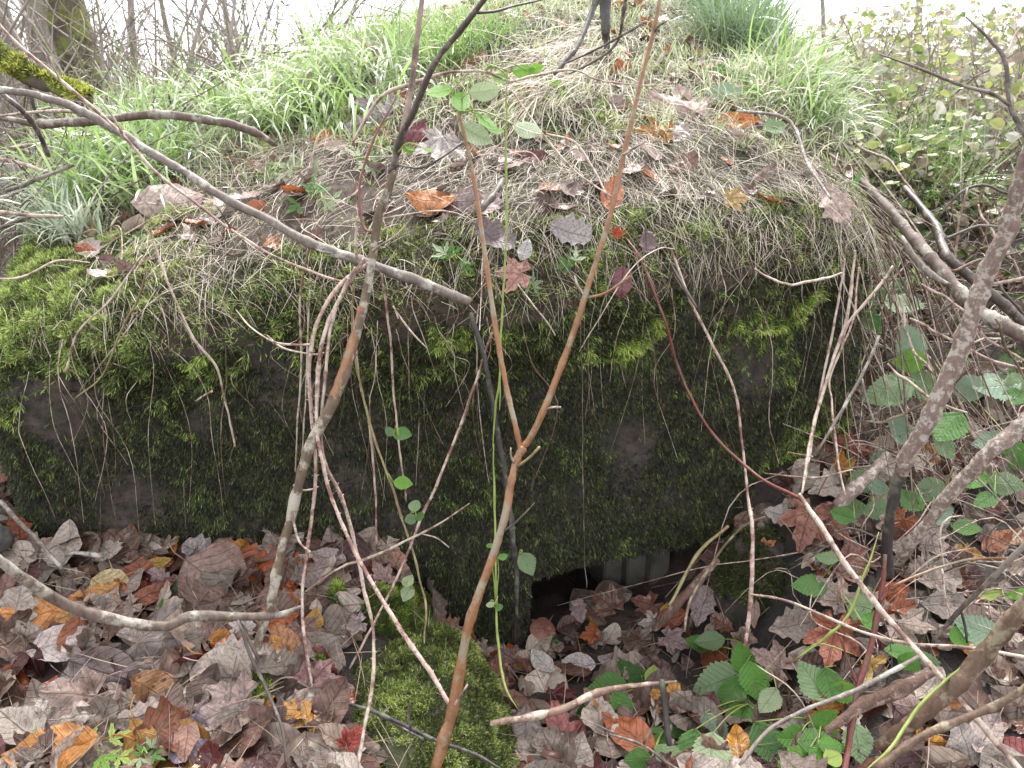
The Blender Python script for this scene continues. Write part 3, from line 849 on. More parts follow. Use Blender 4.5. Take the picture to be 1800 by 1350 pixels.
grass_clump(bag, region_pts([(60, 330), (180, 380), (160, 440), (60, 400)], 12), 16, 0.16, (-0.4, -0.3, 0.3), 0.006, gb, gp, 0.02, 1.2)
link('grass', bag.mesh('grass', M_GRASS), kind='stuff', label='long arching green grass on the left half of the mound')
bag = Bag()
grass_clump(bag, region_pts([(1190, 20), (1330, 20), (1370, 110), (1260, 90)], 34), 22, 0.24, (0.1, -0.2, 0.6), 0.0055, g1 * 0.85, gb, 0.035, 1.1)
r2 = region_pts([(1330, 120), (1500, 110), (1700, 260), (1720, 370), (1640, 380), (1480, 250), (1350, 200)], 80)
grass_clump(bag, r2, 14, 0.23, (0.25, -0.3, 0.3), 0.0062, g1, gp, 0.03, 1.5)
grass_clump(bag, region_pts([(1250, 130), (1500, 130), (1600, 240), (1500, 260), (1300, 180)], 30), 12, 0.17, (0.3, -0.2, 0.2), 0.004, gp, lin((196, 194, 168)), 0.03, 1.5)
link('grass', bag.mesh('grass', M_GRASS), kind='stuff', label='green and pale grass on the right flank of the mound')
# general thin short grass over the mound top and behind
bag = Bag()
x, y, d = top_scatter(2600, (-1.9, 1.4, 2.3, 4.6)); 
grass_clump(bag, np.stack([x, y, Ttop(x, y, d)], -1)[:1000], 6, 0.09, (0, -0.2, 0.6), 0.0035, lin((136, 150, 104)), lin((206, 206, 186)), 0.03, 1.2, K=4)  # blades whitened: glare along the mound top put into their colour
x = rng.uniform(-8, -1.2, 900); y = rng.uniform(3, 14, 900)
grass_clump(bag, np.stack([x, y, G(x, y)], -1), 8, 0.16, (0, -0.1, 0.8), 0.006, g1, gp, 0.08, 1.0, K=3)
link('grass', bag.mesh('grass', M_GRASS), kind='stuff', label='short thin grass spread over the back of the mound')

# dry stalks
def stalks(bag, x, y, ln, wd, dirv, cA, cB, lift=0.25, spread=0.45, droop=0.35, K=5, curl=0.35):
    n = len(x); z = H(x, y)
    N = NRM(x, y)
    d = np.broadcast_to(np.asarray(dirv, float), (n, 3)) + rng.standard_normal((n, 3)) * spread
    d = d - N * np.sum(d * N, 1)[:, None]
    d = unit(unit(d) + N * rng.uniform(0.02, lift * 2, (n, 1)))
    side = unit(np.cross(d, N + 0.7 * rsph(n)))
    mix = rng.random((n, 1)); c = cA * (1 - mix) + cB * mix
    V, q, C = ribbons(np.stack([x, y, z + 0.002], -1) + N * rng.uniform(0, 0.015, (n, 1)), d, side, ln * rng.uniform(0.4, 1.4, n), wd * rng.uniform(0.6, 1.3, n), K=K, droop=droop, curve=rsph(n) * curl, taper=0.4, c0=c * rng.uniform(0.45, 1.2, (n, 1)), c1=c * 1.15)
    bag.add(V, q, C)
cA, cB = lin((128, 114, 100)), lin((204, 192, 174))  # cB lightened so the stalk colour carries the overexposed mound top
bag = Bag()
x, y, d = top_scatter(30000, (-1.25, 0.95, 1.80, 2.9), lambda x, y, d: rng.random(len(x)) < np.clip((0.32 + 0.20 * sstep(-0.3, 0.3, x)) * (0.35 + 0.65 * sstep(0.05, 0.3, d)) + 0.9 * fbm(x * 2.5, y * 2.5, o=3, seed=55), 0.04, 1))
h_ = int(len(x) * 0.45)
stalks(bag, x[:h_], y[:h_], 0.065, 0.0014, (0.0, -0.5, -0.2), cA * 0.8, cB, 0.05, 1.6, 0.3, curl=0.25)
h2 = int(len(x) * 0.62)
bend_ = fbm(x * 3, y * 3, o=2, seed=91)[h_:h2, None] * np.array([3.5, 0, 0]) + np.array([0, -1, -0.4])
stalks(bag, x[h_:h2], y[h_:h2], 0.13, 0.0015, bend_, cA, cB, 0.14, 0.7, 0.4, curl=0.5)
x, y, d = top_scatter(90000, (-1.3, 1.0, 1.76, 3.1), mossfn)
z = Ttop(x, y, d); N3 = NRM(x, y)
lw = 0.45 + 0.35 * fbm(x * 5, y * 5, o=2, seed=77) + 0.3 * sstep(-0.5, -1.1, x)
moss_on(np.stack([x, y, z], -1), N3, 3, 0.0125, 0.0026, lin((62, 60, 40)), lin((160, 172, 92)), lw - 0.08, -0.05, 'moss', 'bright yellow-green moss cushions along the shoulder of the mound')
# moss on stones
for k, (ob, V, q) in enumerate(STONES[:3]):
    tri = V[q]; cen = tri.mean(1); nn = unit(np.cross(tri[:, 1] - tri[:, 0], tri[:, 2] - tri[:, 0])); 
    ar = np.linalg.norm(np.cross(tri[:, 2] - tri[:, 0], tri[:, 3] - tri[:, 1]), axis=1)
    if np.sum(nn * (cen - V.mean(0))) < 0: nn = -nn
    up_ = np.where((nn[:, 2] > -0.1) & (cen[:, 2] > -0.02))[0]
    m = [26000, 8000, 6000][k]
    f = rng.choice(up_, m, p=ar[up_] / ar[up_].sum()); w = rng.dirichlet([1, 1, 1, 1], m)
    pts = (tri[f] * w[..., None]).sum(1)
    keepm = fbm(pts[:, 0] * 9, pts[:, 1] * 9, pts[:, 2] * 9, o=3, seed=5 + k) > [-0.22, -0.2, -0.05][k]
    pts, nf = pts[keepm], nn[f][keepm]
    lw = [0.42, 0.8, 0.15][k] + 0.4 * fbm(pts[:, 0] * 12, pts[:, 1] * 12, o=2, seed=90)
    moss_on(pts, nf, 3, [0.009, .011, .01][k], 0.0022, lin((60, 66, 34)), lin([(140, 162, 70), (186, 184, 122), (110, 126, 60)][k]), lw, 0.0, 'moss', ['short green moss on the low rounded stone', 'pale yellowish moss on the small stone', 'thin dark moss on the squarish stone'][k])

# ================================================================== grass and dry stalks (stuff)
def region_pts(poly, n):
    poly = np.array(poly, float); lo, hi = poly.min(0), poly.max(0); out = []
    P = rng.uniform(lo, hi, (n * 3, 2))
    ins = np.zeros(len(P), bool); j = len(poly) - 1
    for i in range(len(poly)):
        xi, yi = poly[i]; xj, yj = poly[j]
        c = ((yi > P[:, 1]) != (yj > P[:, 1])) & (P[:, 0] < (xj - xi) * (P[:, 1] - yi) / (yj - yi + 1e-9) + xi)
        ins ^= c; j = i
    P = P[ins][:n]
    S, ok = SURF(P[:, 0], P[:, 1])
    return S[ok]

def grass_clump(bag, centres, per, ln, lean, wd, c0, c1, spread=0.03, droop=1.3, K=6, seed=0):
    """centres (m,3): tufts; per blades each; lean = mean direction"""
    m = len(centres); n = m * per
    tdir = unit(rng.standard_normal((m, 3)) * np.array([1, 1, 0.05]) * 0.45 + np.array(lean))
    b = np.repeat(centres, per, 0) + rng.standard_normal((n, 3)) * np.array([spread, spread, 0.003])
    b[:, 2] = H(b[:, 0], b[:, 1]) - 0.005
    d = unit(np.repeat(tdir, per, 0) + rng.standard_normal((n, 3)) * np.array([0.42, 0.42, 0.1]) + np.array([0, 0, 0.9]))
    side = unit(np.cross(d, rsph(n)))
    side = unit(np.cross(d, np.array([0, 0, 1.0])) + 0.35 * rsph(n))
    L = ln * rng.uniform(0.45, 1.25, n)
    mix = rng.random((n, 1)); c = c0 * (1 - mix) + c1 * mix
    V, q, C = ribbons(b, d, side, L, wd * rng.uniform(0.6, 1.3, n), K=K, droop=droop * rng.uniform(0.3, 1.5, n), curve=rsph(n) * 0.45, taper=0.85, c0=c * 0.85, c1=c * 1.15)
    bag.add(V, q, C)

g1, g2 = lin((104, 136, 66)), lin((166, 190, 122)); gp = lin((192, 198, 170)); gb = lin((134, 150, 128))  # blade tones carry the sky's pale and bluish sheen as colour
bag = Bag()
left1 = region_pts([(130, 250), (330, 170), (340, 300), (250, 370), (120, 380), (60, 330)], 42)
grass_clump(bag, left1, 13, 0.26, (0.0, -0.35, 0.3), 0.009, g1, g2, 0.025, 2.0)
grass_clump(bag, left1[::3], 8, 0.28, (-0.1, -0.4, 0.3), 0.008, gb, lin((206, 212, 200)), 0.03, 2.3)
left2 = region_pts([(200, 160), (600, 80), (720, 120), (700, 200), (520, 250), (300, 230)], 58)
grass_clump(bag, left2, 12, 0.30, (0.1, -0.35, 0.25), 0.009, g1, g2, 0.03, 2.3)
grass_clump(bag, left2[::3], 8, 0.30, (0.1, -0.4, 0.3), 0.008, gp, lin((210, 214, 196)), 0.03, 2.6)
grass_clump(bag, region_pts([(560, 60), (760, 40), (900, 80), (760, 150)], 40), 16, 0.17, (0.0, -0.2, 0.5), 0.005, g1, g2, 0.03, 1.3)
grass_clump(bag, region_pts([(60, 330), (180, 380), (160, 440), (60, 400)], 12), 16, 0.16, (-0.4, -0.3, 0.3), 0.006, gb, gp, 0.02, 1.2)
link('grass', bag.mesh('grass', M_GRASS), kind='stuff', label='long arching green grass on the left half of the mound')
bag = Bag()
grass_clump(bag, region_pts([(1190, 20), (1330, 20), (1370, 110), (1260, 90)], 34), 22, 0.24, (0.1, -0.2, 0.6), 0.0055, g1 * 0.85, gb, 0.035, 1.1)
r2 = region_pts([(1330, 120), (1500, 110), (1700, 260), (1720, 370), (1640, 380), (1480, 250), (1350, 200)], 120)
grass_clump(bag, r2, 16, 0.22, (0.25, -0.3, 0.35), 0.0058, g1, g2, 0.03, 1.5)
grass_clump(bag, region_pts([(1250, 130), (1500, 130), (1600, 240), (1500, 260), (1300, 180)], 40), 16, 0.17, (0.3, -0.2, 0.2), 0.004, gp, lin((196, 194, 168)), 0.03, 1.5)
link('grass', bag.mesh('grass', M_GRASS), kind='stuff', label='green and pale grass on the right flank of the mound')
# general thin short grass over the mound top and behind
bag = Bag()
x, y, d = top_scatter(2600, (-1.9, 1.4, 2.3, 4.6)); 
grass_clump(bag, np.stack([x, y, Ttop(x, y, d)], -1)[:1500], 7, 0.09, (0, -0.2, 0.6), 0.0035, lin((128, 150, 78)), gp, 0.03, 1.2, K=4)
x = rng.uniform(-8, -1.2, 900); y = rng.uniform(3, 14, 900)
grass_clump(bag, np.stack([x, y, G(x, y)], -1), 8, 0.16, (0, -0.1, 0.8), 0.006, g1, gp, 0.08, 1.0, K=3)
link('grass', bag.mesh('grass', M_GRASS), kind='stuff', label='short thin grass spread over the back of the mound')

# dry stalks
def stalks(bag, x, y, ln, wd, dirv, cA, cB, lift=0.25, spread=0.45, droop=0.35, K=5, curl=0.35):
    n = len(x); z = H(x, y)
    N = NRM(x, y)
    d = np.broadcast_to(np.asarray(dirv, float), (n, 3)) + rng.standard_normal((n, 3)) * spread
    d = d - N * np.sum(d * N, 1)[:, None]
    d = unit(unit(d) + N * rng.uniform(0.02, lift * 2, (n, 1)))
    side = unit(np.cross(d, N + 0.7 * rsph(n)))
    mix = rng.random((n, 1)); c = cA * (1 - mix) + cB * mix
    V, q, C = ribbons(np.stack([x, y, z + 0.002], -1) + N * rng.uniform(0, 0.015, (n, 1)), d, side, ln * rng.uniform(0.4, 1.4, n), wd * rng.uniform(0.6, 1.3, n), K=K, droop=droop, curve=rsph(n) * curl, taper=0.4, c0=c * rng.uniform(0.45, 1.2, (n, 1)), c1=c * 1.15)
    bag.add(V, q, C)
cA, cB = lin((128, 114, 100)), lin((204, 192, 174))  # cB holds the glare on the mound top as stalk colour
bag = Bag()
x, y, d = top_scatter(30000, (-1.25, 0.95, 1.80, 2.9), lambda x, y, d: rng.random(len(x)) < np.clip(0.42 + 0.30 * sstep(-0.3, 0.3, x) + 0.9 * fbm(x * 2.5, y * 2.5, o=3, seed=55), 0.04, 1))
h_ = len(x) // 2
stalks(bag, x[:h_], y[:h_], 0.075, 0.0013, (0.0, -1, -0.4), cA, cB, 0.12, 1.0, 0.4)
bend_ = fbm(x * 3, y * 3, o=2, seed=91)[h_:, None] * np.array([3.5, 0, 0]) + np.array([0, -1, -0.4])
stalks(bag, x[h_:], y[h_:], 0.10, 0.0013, bend_, cA * 0.85, cB, 0.16, 0.55, 0.5)
x, y, d = top_scatter(7000, (-1.2, 1.3, 2.4, 4.2))
stalks(bag, x, y, 0.13, 0.0020, (0.0, -1, 0), cA, lin((205, 195, 175)), 0.3, 0.6, 0.6)
# fringe hanging over the shoulder, denser on the right
m = 1700; x = np.where(rng.random(m) < 0.5, rng.uniform(-1.15, 0.9, m), rng.uniform(0.35, 0.9, m)); y = Yf(x) + rng.uniform(0.005, 0.16, m)
k = (Dist(x, y) > 0.003) & (rng.random(m) < np.clip(0.02 + 1.5 * fbm(x * 9, y * 2, o=2, seed=57), 0.015, 1))
stalks(bag, x[k], y[k], 0.09, 0.0014, (0.05, -0.6, -1.0), cA * 0.8, cB * 0.9, 0.12, 0.45, 0.9)
link('dry_grass', bag.mesh('dry_grass', M_STALK), kind='stuff', label='matted pale dead grass stalks lying over the mound and its edge')
# dead tussock in the middle, combed down to the left
bag = Bag()
S = region_pts([(940, 90), (1080, 40), (1120, 90), (1060, 170), (930, 190)], 900)
stalks(bag, S[:, 0], S[:, 1], 0.26, 0.0022, (-0.55, -0.8, 0.1), lin((150, 134, 118)), lin((222, 210, 194)), 0.28, 0.26, 0.8, K=7)
S = region_pts([(1330, 260), (1500, 300), (1560, 430), (1450, 400)], 300)
stalks(bag, S[:, 0], S[:, 1], 0.17, 0.0015, (0.35, -0.7, -0.6), cA * 0.8, cB * 0.9, 0.15, 0.45, 0.8, K=6)
link('dry_grass', bag.mesh('dry_grass', M_STALK), kind='stuff', label='thick combed-down tussocks of dead grass behind the forked sapling and at the right edge')

# ================================================================== fallen leaves
PAL = [((152, 134, 120), 'grey-brown', .38), ((198, 182, 168), 'pale pinkish grey', .20), ((116, 84, 70), 'brown', .20), ((172, 92, 48), 'orange-brown', .05), ((98, 50, 48), 'dark maroon', .08), ((212, 150, 62), 'yellow-orange', .03), ((160, 118, 100), 'tan', .08)]
KIND = ['oval', 'maple', 'oak', 'round', 'oak', 'maple', 'oval', 'oval']
KW = {'oval': 'oval', 'maple': 'lobed maple', 'oak': 'wavy-edged oak', 'round': 'rounded', 'narrow': 'narrow'}
LK = 0.77
def place_leaf(name, p, n, dirv, size, kind, rgb, var, curl, parent=None, mat=None, stalk=False, **tags):
    mat = mat or M_DEAD
    me = leaf_mesh(kind, var, mat, curl, 0.28 if curl > 0.2 else 0.12, 0.055 if mat is M_DEAD else 0.016)
    if mat is M_DEAD: rgb = tuple(np.array(rgb) * 0.84 + np.mean(rgb) * 0.16)
    o = link(name, me, None, **tags)
    fr = frame(n, dirv)
    M = mat4(fr, p, size)
    if parent is not None:
        o.parent = parent; M = Matrix.Translation(-parent.location) @ M
    o.matrix_local = M
    o.color = col4(rgb, 1.0 if mat is M_GREEN else LK)
    if stalk:
        s = link('leaf_stalk', stalk_mesh(var % 4, mat)); s.parent = o; s.color = col4(tuple(np.clip(np.array(rgb) * 1.1, 0, 255)), LK)
    return o

HAND = [
 (67,1080,118,200,'oval',(236,152,72),'smooth orange leaf with one dark hole under the left end of the grey branch',1),
 (197,1037,66,-20,'round',(212,190,132),'pale yellow rounded leaf with a curved stalk near the left block base',1),
 (62,975,70,205,'oval',(176,128,112),'pinkish tan leaf propped at the left edge near the block',0),
 (37,938,56,100,'oak',(170,86,48),'curled rust leaf at the far left below the block corner',0),
 (377,1027,120,-40,'round',(156,120,108),'large veined brown leaf leaning under the block left of the lichened sapling',1),
 (430,1000,95,-30,'oak',(192,92,40),'glossy orange-brown oak leaf against the block base',0),
 (353,975,62,165,'oak',(172,158,156),'grey two-lobed leaf leaning on the block base',0),
 (263,1048,74,30,'narrow',(150,78,42),'dark orange folded leaf between the yellow leaf and the green leaf',0),
 (272,994,54,25,'narrow',(206,168,60),'yellow sliver of a leaf at the block base',0),
 (283,1018,46,150,'oak',(186,158,154),'small mauve oak leaf above the folded orange leaf',0),
 (160,1052,64,10,'oak',(226,152,80),'light orange leaf tucked under the grey branch',0),
 (117,1127,112,30,'oval',(200,184,178),'whitish pink leaf below the orange leaf with the hole',0),
 (283,1130,165,8,'maple',(136,120,114),'very large grey maple leaf below the bend of the grey branch',0),
 (413,1160,88,12,'oak',(222,206,200),'whitish oak leaf lying on top of the litter below the grey branch',1),
 (430,1112,52,80,'oak',(218,204,200),'small white lobed leaf just under the grey branch tip',0),
 (353,1187,92,-100,'maple',(170,124,102),'light brown maple leaf left of the whitish oak leaf',1),
 (280,1220,98,-22,'oval',(164,112,66),'speckled ochre-edged oval leaf in the lower left litter',0),
 (403,1247,130,215,'maple',(172,146,138),'wide grey-pink maple leaf left of the bright moss tuft',1),
 (330,1303,78,-100,'round',(156,138,158),'lilac-grey leaf hanging at the bottom left',1),
 (247,1262,84,22,'oak',(168,152,140),'pale taupe oak leaf below the speckled leaf',0),
 (140,1250,150,230,'maple',(150,124,112),'huge brown-grey maple leaf in the lower left corner area',0),
 (100,1232,80,240,'round',(206,196,190),'white crinkled leaf resting on the huge brown-grey leaf',0),
 (97,1322,138,200,'oval',(206,132,50),'long orange-yellow leaf at the bottom left corner',1),
 (497,1135,80,110,'oval',(186,124,72),'tan and orange ribbed leaf beside the foot of the lichened sapling',0),
 (550,1097,50,80,'oval',(210,158,54),'upright mustard-yellow leaf right of the lichened sapling foot',0),
 (563,1135,44,20,'maple',(206,144,60),'crumpled yellow leaf below the mustard one',0),
 (493,1092,64,20,'narrow',(206,98,44),'red-orange narrow leaf under the tip of the grey branch',0),
 (567,1208,112,0,'maple',(172,128,126),'pink-brown leaf right of the bright moss tuft',0),
 (393,1127,48,10,'oval',(220,142,40),'small amber leaf under the grey branch',0),
 (187,1183,130,-20,'oval',(98,76,74),'large dark maroon-brown leaf left of the light brown maple leaf',0),
 (550,1007,76,20,'oval',(172,150,144),'mauve-grey leaf at the block base behind the pale canes',0),
 (580,984,62,160,'oval',(176,156,152),'pale curled leaf tight under the block behind the canes',0),
 (530,1000,54,60,'oval',(170,86,54),'rusty leaf next to the lichened sapling at the block base',0),
 (10,1040,88,80,'maple',(156,112,100),'striped brown leaf cut by the left edge above the branch',0),
 (623,1100,50,200,'maple',(196,174,168),'crumpled pale leaf left of the mossy stone',0),
 (670,1013,56,120,'maple',(172,140,132),'crisp brown leaf at the top of the mossy stone',0),
 (617,1300,56,60,'maple',(186,64,48),'bright red leaf at the bottom left of the mossy stone',0),
 (872,1240,46,80,'narrow',(230,178,44),'bright yellow narrow leaf right of the mossy stone',1),
 (917,1163,38,20,'maple',(230,148,60),'small orange-yellow torn leaf right of the mossy stone',0),
 (897,1158,66,120,'maple',(152,122,116),'crumpled brown leaf behind the small orange-yellow leaf',0),
 (953,1167,54,115,'oval',(222,216,208),'white leaf standing below the corner of the wall opening',0),
 (1013,1170,62,180,'oval',(210,200,196),'pale oval leaf lying flat below the wall opening',1),
 (1075,1112,36,60,'round',(214,202,184),'cream rounded leaf at the lip of the wall opening',1),
 (953,1104,42,-10,'round',(172,114,96),'cupped reddish-tan leaf at the left corner of the wall opening',0),
 (1037,1114,40,190,'maple',(196,96,48),'orange crumpled leaf in front of the wall opening',0),
 (1017,1073,40,100,'oak',(156,130,128),'mauve leaf on the floor of the wall opening',0),
 (1163,1077,36,70,'narrow',(232,186,66),'yellow leaf beside the rotten stick in the opening',0),
 (1140,1092,44,180,'maple',(212,196,184),'ragged white leaf under the yellow leaf of the opening',0),
 (987,1222,62,10,'maple',(126,44,50),'dark crimson leaf above the fallen stick',0),
 (983,1290,125,95,'maple',(194,108,100),'pink-red five-pointed leaf at the bottom centre',1),
 (887,1290,66,20,'round',(146,86,70),'rolled reddish-brown leaf under the end of the fallen stick',0),
 (922,1312,118,-90,'oval',(156,140,134),'long grey leaf left of the pink-red leaf',0),
 (1183,1088,54,20,'oval',(170,84,52),'rust-red leaf right of the wall opening floor',0),
 (1185,1128,60,-30,'maple',(172,144,142),'pinkish-grey leaf in front of the opening sill',0),
 (1080,1163,54,170,'oval',(186,170,168),'pale grey leaf beneath the cream rounded leaf',0),
 (910,1345,54,0,'oval',(176,102,80),'reddish leaf cut by the bottom edge',0),
 (1417,922,98,-112,'maple',(172,112,90),'drooping brown maple leaf where the pale canes cross',1),
 (1465,925,86,-55,'maple',(154,94,74),'dark tan maple leaf right beside the drooping one',0),
 (1467,1127,112,-95,'maple',(184,100,68),'shiny copper-red maple leaf hanging by the red stem',1),
 (1540,1167,50,40,'maple',(226,178,80),'golden small leaf right of the red stem',0),
 (1525,1189,40,-90,'narrow',(222,194,120),'creamy yellow leaf below the golden one',0),
 (1397,1100,76,10,'oak',(182,164,152),'ragged grey-beige leaf under the dark stone',0),
 (1467,1045,78,130,'maple',(188,166,152),'torn beige leaf left of the red stem',0),
 (1350,960,36,30,'maple',(208,132,78),'amber curled leaf above the dark stone',0),
 (1337,930,40,100,'maple',(178,144,146),'mauve lobed leaf near the crossing canes',0),
 (1310,942,50,230,'oval',(186,166,158),'pale folded leaf at the right corner of the wall',0),
 (1237,1067,66,80,'oak',(182,160,158),'mauve-grey oak leaf leaning at the opening sill',0),
 (1357,1167,88,150,'maple',(188,154,142),'pale crumpled leaf above the green bramble shoot',0),
 (1327,1077,50,-80,'narrow',(188,154,146),'pinkish leaf speared on the straight pale cane',0),
 (1600,1103,88,-30,'maple',(172,150,134),'taupe leaf between the red stem and the long pale cane',0),
 (1583,1070,44,10,'oak',(188,104,70),'orange-red leaf beside the red stem joint',0),
 (1637,950,66,-80,'oak',(188,166,154),'pale hanging oak leaf behind the branch fork',0),
 (1753,953,56,30,'oval',(198,122,82),'orange-tinted leaf at the right edge bank',0),
 (1790,945,44,200,'oval',(218,166,134),'peach leaf touching the right edge',0),
 (1650,1020,64,0,'oak',(176,160,148),'beige oak leaf on the right bank',0),
 (1783,1333,84,30,'round',(146,44,38),'deep red leaf in the bottom right corner',0),
 (1733,1293,78,60,'oval',(192,170,164),'pale pink-grey leaf above the deep red corner leaf',0),
 (1697,1307,66,100,'round',(172,160,154),'rounded grey leaf left of the pale pink-grey one',0),
 (1593,1243,66,160,'oval',(192,160,148),'flat pinkish leaf between the brown branches',0),
 (1673,1237,40,0,'oval',(188,112,50),'small ochre leaf on the thick brown branch',0),
 (1500,977,56,30,'maple',(156,98,80),'brown leaf at the foot of the black stem',0),
 (1370,905,48,-20,'oak',(212,200,190),'whitish leaf by the drooping maple leaves',0),
 (1500,790,60,160,'oak',(150,70,50),'reddish curled leaf in the nook right of the wall',0),
 (1440,825,40,60,'oval',(120,62,52),'small dark red leaf at the right foot of the wall',0),
 (1192,190,112,150,'maple',(212,182,172),'large pale pink maple leaf on the mound beside the right fork',0),
 (1150,236,70,170,'maple',(200,136,60),'yellow-edged brown leaf under the pale pink maple leaf',0),
 (1290,212,76,4,'narrow',(238,134,48),'bright orange slender leaf on the mound',0),
 (1075,343,54,80,'oval',(232,146,98),'peach-orange leaf behind the right fork',0),
 (760,353,72,175,'oval',(222,138,70),'orange leaf on the mound between the two saplings',0),
 (812,356,64,0,'oak',(172,146,144),'mauve-grey leaf overlapping the orange leaf',0),
 (1086,411,26,0,'maple',(222,96,54),'tiny red-orange leaf beside the right fork',0),
 (900,480,66,180,'maple',(212,156,138),'salmon leaf at the shoulder of the block',0),
 (1093,497,48,-92,'oval',(158,98,104),'hanging plum-coloured leaf on the shoulder twig',1),
 (922,440,34,70,'oval',(224,222,220),'small white upright leaf above the salmon leaf',0),
 (1000,410,64,-20,'oak',(190,182,180),'silvery oak leaf on the mound between the forks',0),
 (1135,425,38,-90,'oak',(138,114,112),'dull brown leaf right of the right fork',0),
 (1465,357,66,-65,'oak',(206,180,166),'pale oak leaf hanging at the right edge of the mound',0),
 (300,360,98,10,'oval',(226,202,190),'cream broken leaf on the left of the mound by the long branch',0),
 (160,400,42,80,'oval',(240,206,154),'upright cream-orange leaf beside the left grass tuft',0),
 (150,440,30,0,'oval',(196,100,56),'small rusty leaf below the cream-orange one',0),
 (560,170,70,30,'round',(204,172,170),'pinkish leaf caught in the grass on the mound',0),
 (382,172,54,-50,'maple',(230,142,66),'orange leaf in the left grass',0),
 (357,148,30,60,'oval',(222,120,70),'small orange leaf tip above the one in the left grass',0),
 (660,217,110,200,'maple',(188,172,176),'big silver-grey maple leaf behind the left sapling',0),
 (728,240,68,60,'maple',(140,66,76),'dark red leaf behind the left sapling',0),
 (775,262,88,-100,'maple',(194,182,180),'big greyish leaf right of the left sapling',0),
 (692,182,60,30,'narrow',(172,76,58),'red-brown curved leaf beside the left sapling',0),
 (650,103,66,20,'maple',(180,134,122),'brownish leaf high on the mound',0),
 (612,98,34,100,'oval',(232,166,124),'pale orange leaf high on the mound',0),
 (835,112,46,0,'oak',(170,104,76),'brown leaf high on the mound left of the tussock',0),
 (1292,352,46,0,'maple',(222,186,112),'yellowish leaf on the right of the mound',0),
 (575,250,58,-60,'maple',(222,136,72),'orange leaf near the white-flecked herb leaves',0),
 (865,420,66,-30,'oak',(136,118,120),'dark grey leaf left of the silvery oak leaf',0),
 (940,275,50,0,'narrow',(120,62,62),'dark red leaf under the dead tussock',0),
 (1705,300,40,60,'oval',(214,150,110),'pale orange leaf beyond the right grass',0),
]
used_pts = []
for k, (px, py, sz, rot, kd, rgb, lab, st) in enumerate(HAND):
    S, ok = SURF(px, py); p = S[0]; n = NRM(np.array([p[0]]), np.array([p[1]]))[0]
    toc = CAM - p; dist = np.dot(p - CAM, FW); toc = toc / np.linalg.norm(toc)
    nn = n * 0.55 + toc * 0.55 + rng.standard_normal(3) * 0.10
    a = R(rot); dv = RT * math.cos(a) + UP * math.sin(a)
    size = sz * dist / F * (1.22 if py < 520 else 1.1)
    p = p + n * 0.004 + toc * (0.034 + 0.14 * size)
    place_leaf('fallen_leaf', p, nn, dv, size, kd, rgb, 20 + k % 9, [0.3, 0.5, 0.2][k % 3], stalk=bool(st), label=lab, cat='leaf', group='fallen leaves')
    used_pts.append((px, py))
used_pts = np.array(used_pts)

LAND = [(80, 1000, 'under the left end of the block'), (260, 1010, 'at the block base above the grey branch'), (120, 1140, 'below the left end of the grey branch'), (330, 1120, 'below the bend of the grey branch'),
 (200, 1300, 'by the ferny herb in the lower left'), (420, 1300, 'in the bottom left litter right of the lilac-grey leaf'), (530, 1180, 'around the foot of the lichened sapling'), (590, 1030, 'at the block base behind the pale canes'), (600, 1250, 'between the moss tuft and the mossy stone'),
 (900, 1200, 'between the mossy stone and the fallen stick'), (1020, 1090, 'on the floor of the wall opening'), (1100, 1150, 'in front of the wall opening'), (960, 1320, 'below the fallen stick'), (1150, 1300, 'under the large bramble shoot'),
 (1300, 1100, 'in front of the squarish stone'), (1320, 1250, 'among the bright bramble leaves'), (1400, 950, 'where the pale canes cross'), (1480, 850, 'in the nook right of the wall'), (1450, 1150, 'left of the red stem'), (1600, 1080, 'right of the red stem'),
 (1700, 970, 'behind the pale broken bough'), (1600, 1250, 'between the red stem and the thick brown branch'), (1740, 1200, 'on the bank under the long pale cane'), (1700, 1320, 'in the bottom right litter'), (1650, 750, 'on the bank behind the flaking bough')]
LA = np.array([(a, b) for a, b, _ in LAND], float)
def litter_region():
    # points on the ground of the foreground and right bank, uniform in the world
    n = 5200
    x = rng.uniform(-1.6, 1.75, n); y = rng.uniform(0.85, 2.9, n)
    ok = ((Dist(x, y) < -0.015) | ((x > OPX0) & (x < OPX1 - .03) & (y < Yf(x) + 0.16) & (rng.random(n) < .6)))
    den = np.where(x > 0.75, np.where(y > 2.3, 0.35, 0.75), 1.0)
    den = np.where((x > 0.0) & (x < 0.75) & (y > 1.55), 0.26, den)
    for ob, V, q in STONES[:2]:
        c = V.mean(0); den = np.where((np.abs(x - c[0]) < 0.11) & (np.abs(y - c[1]) < 0.20), 0.0, den)
    ok &= rng.random(n) < den
    return x[ok], y[ok]
lx, ly = litter_region()
lz = G(lx, ly)
Pw = np.stack([lx, ly, lz], -1)
dcam = (Pw - CAM) @ FW; u = 900 + (Pw - CAM) @ RT / dcam * F; v = 675 - (Pw - CAM) @ UP / dcam * F
inview = (u > -40) & (u < 1840) & (v > 500) & (v < 1400)
sizes = rng.uniform(0.065, 0.135, len(lx)) * np.where(rng.random(len(lx)) < 0.25, 1.25, 1.0) * np.where(lx > 0.5, 0.8, 1.0)
score = sizes / dcam * inview
far_hand = np.min(np.hypot(u[:, None] - used_pts[:, 0], v[:, None] - used_pts[:, 1]), 1)
score = np.where(far_hand < 26, 0, score)
order = np.argsort(-score)
NIND = 300 - len(HAND)
ind = set(order[:NIND * 2:2].tolist())
pr = np.array([p[2] for p in PAL]); pr /= pr.sum()
ci_ = rng.choice(len(PAL), len(lx), p=pr)
LL = []
lit = {'V': [], 'F3': [], 'F4': [], 'C': [], 'U3': [], 'U4': [], 'n': 0}
BASEL = {}
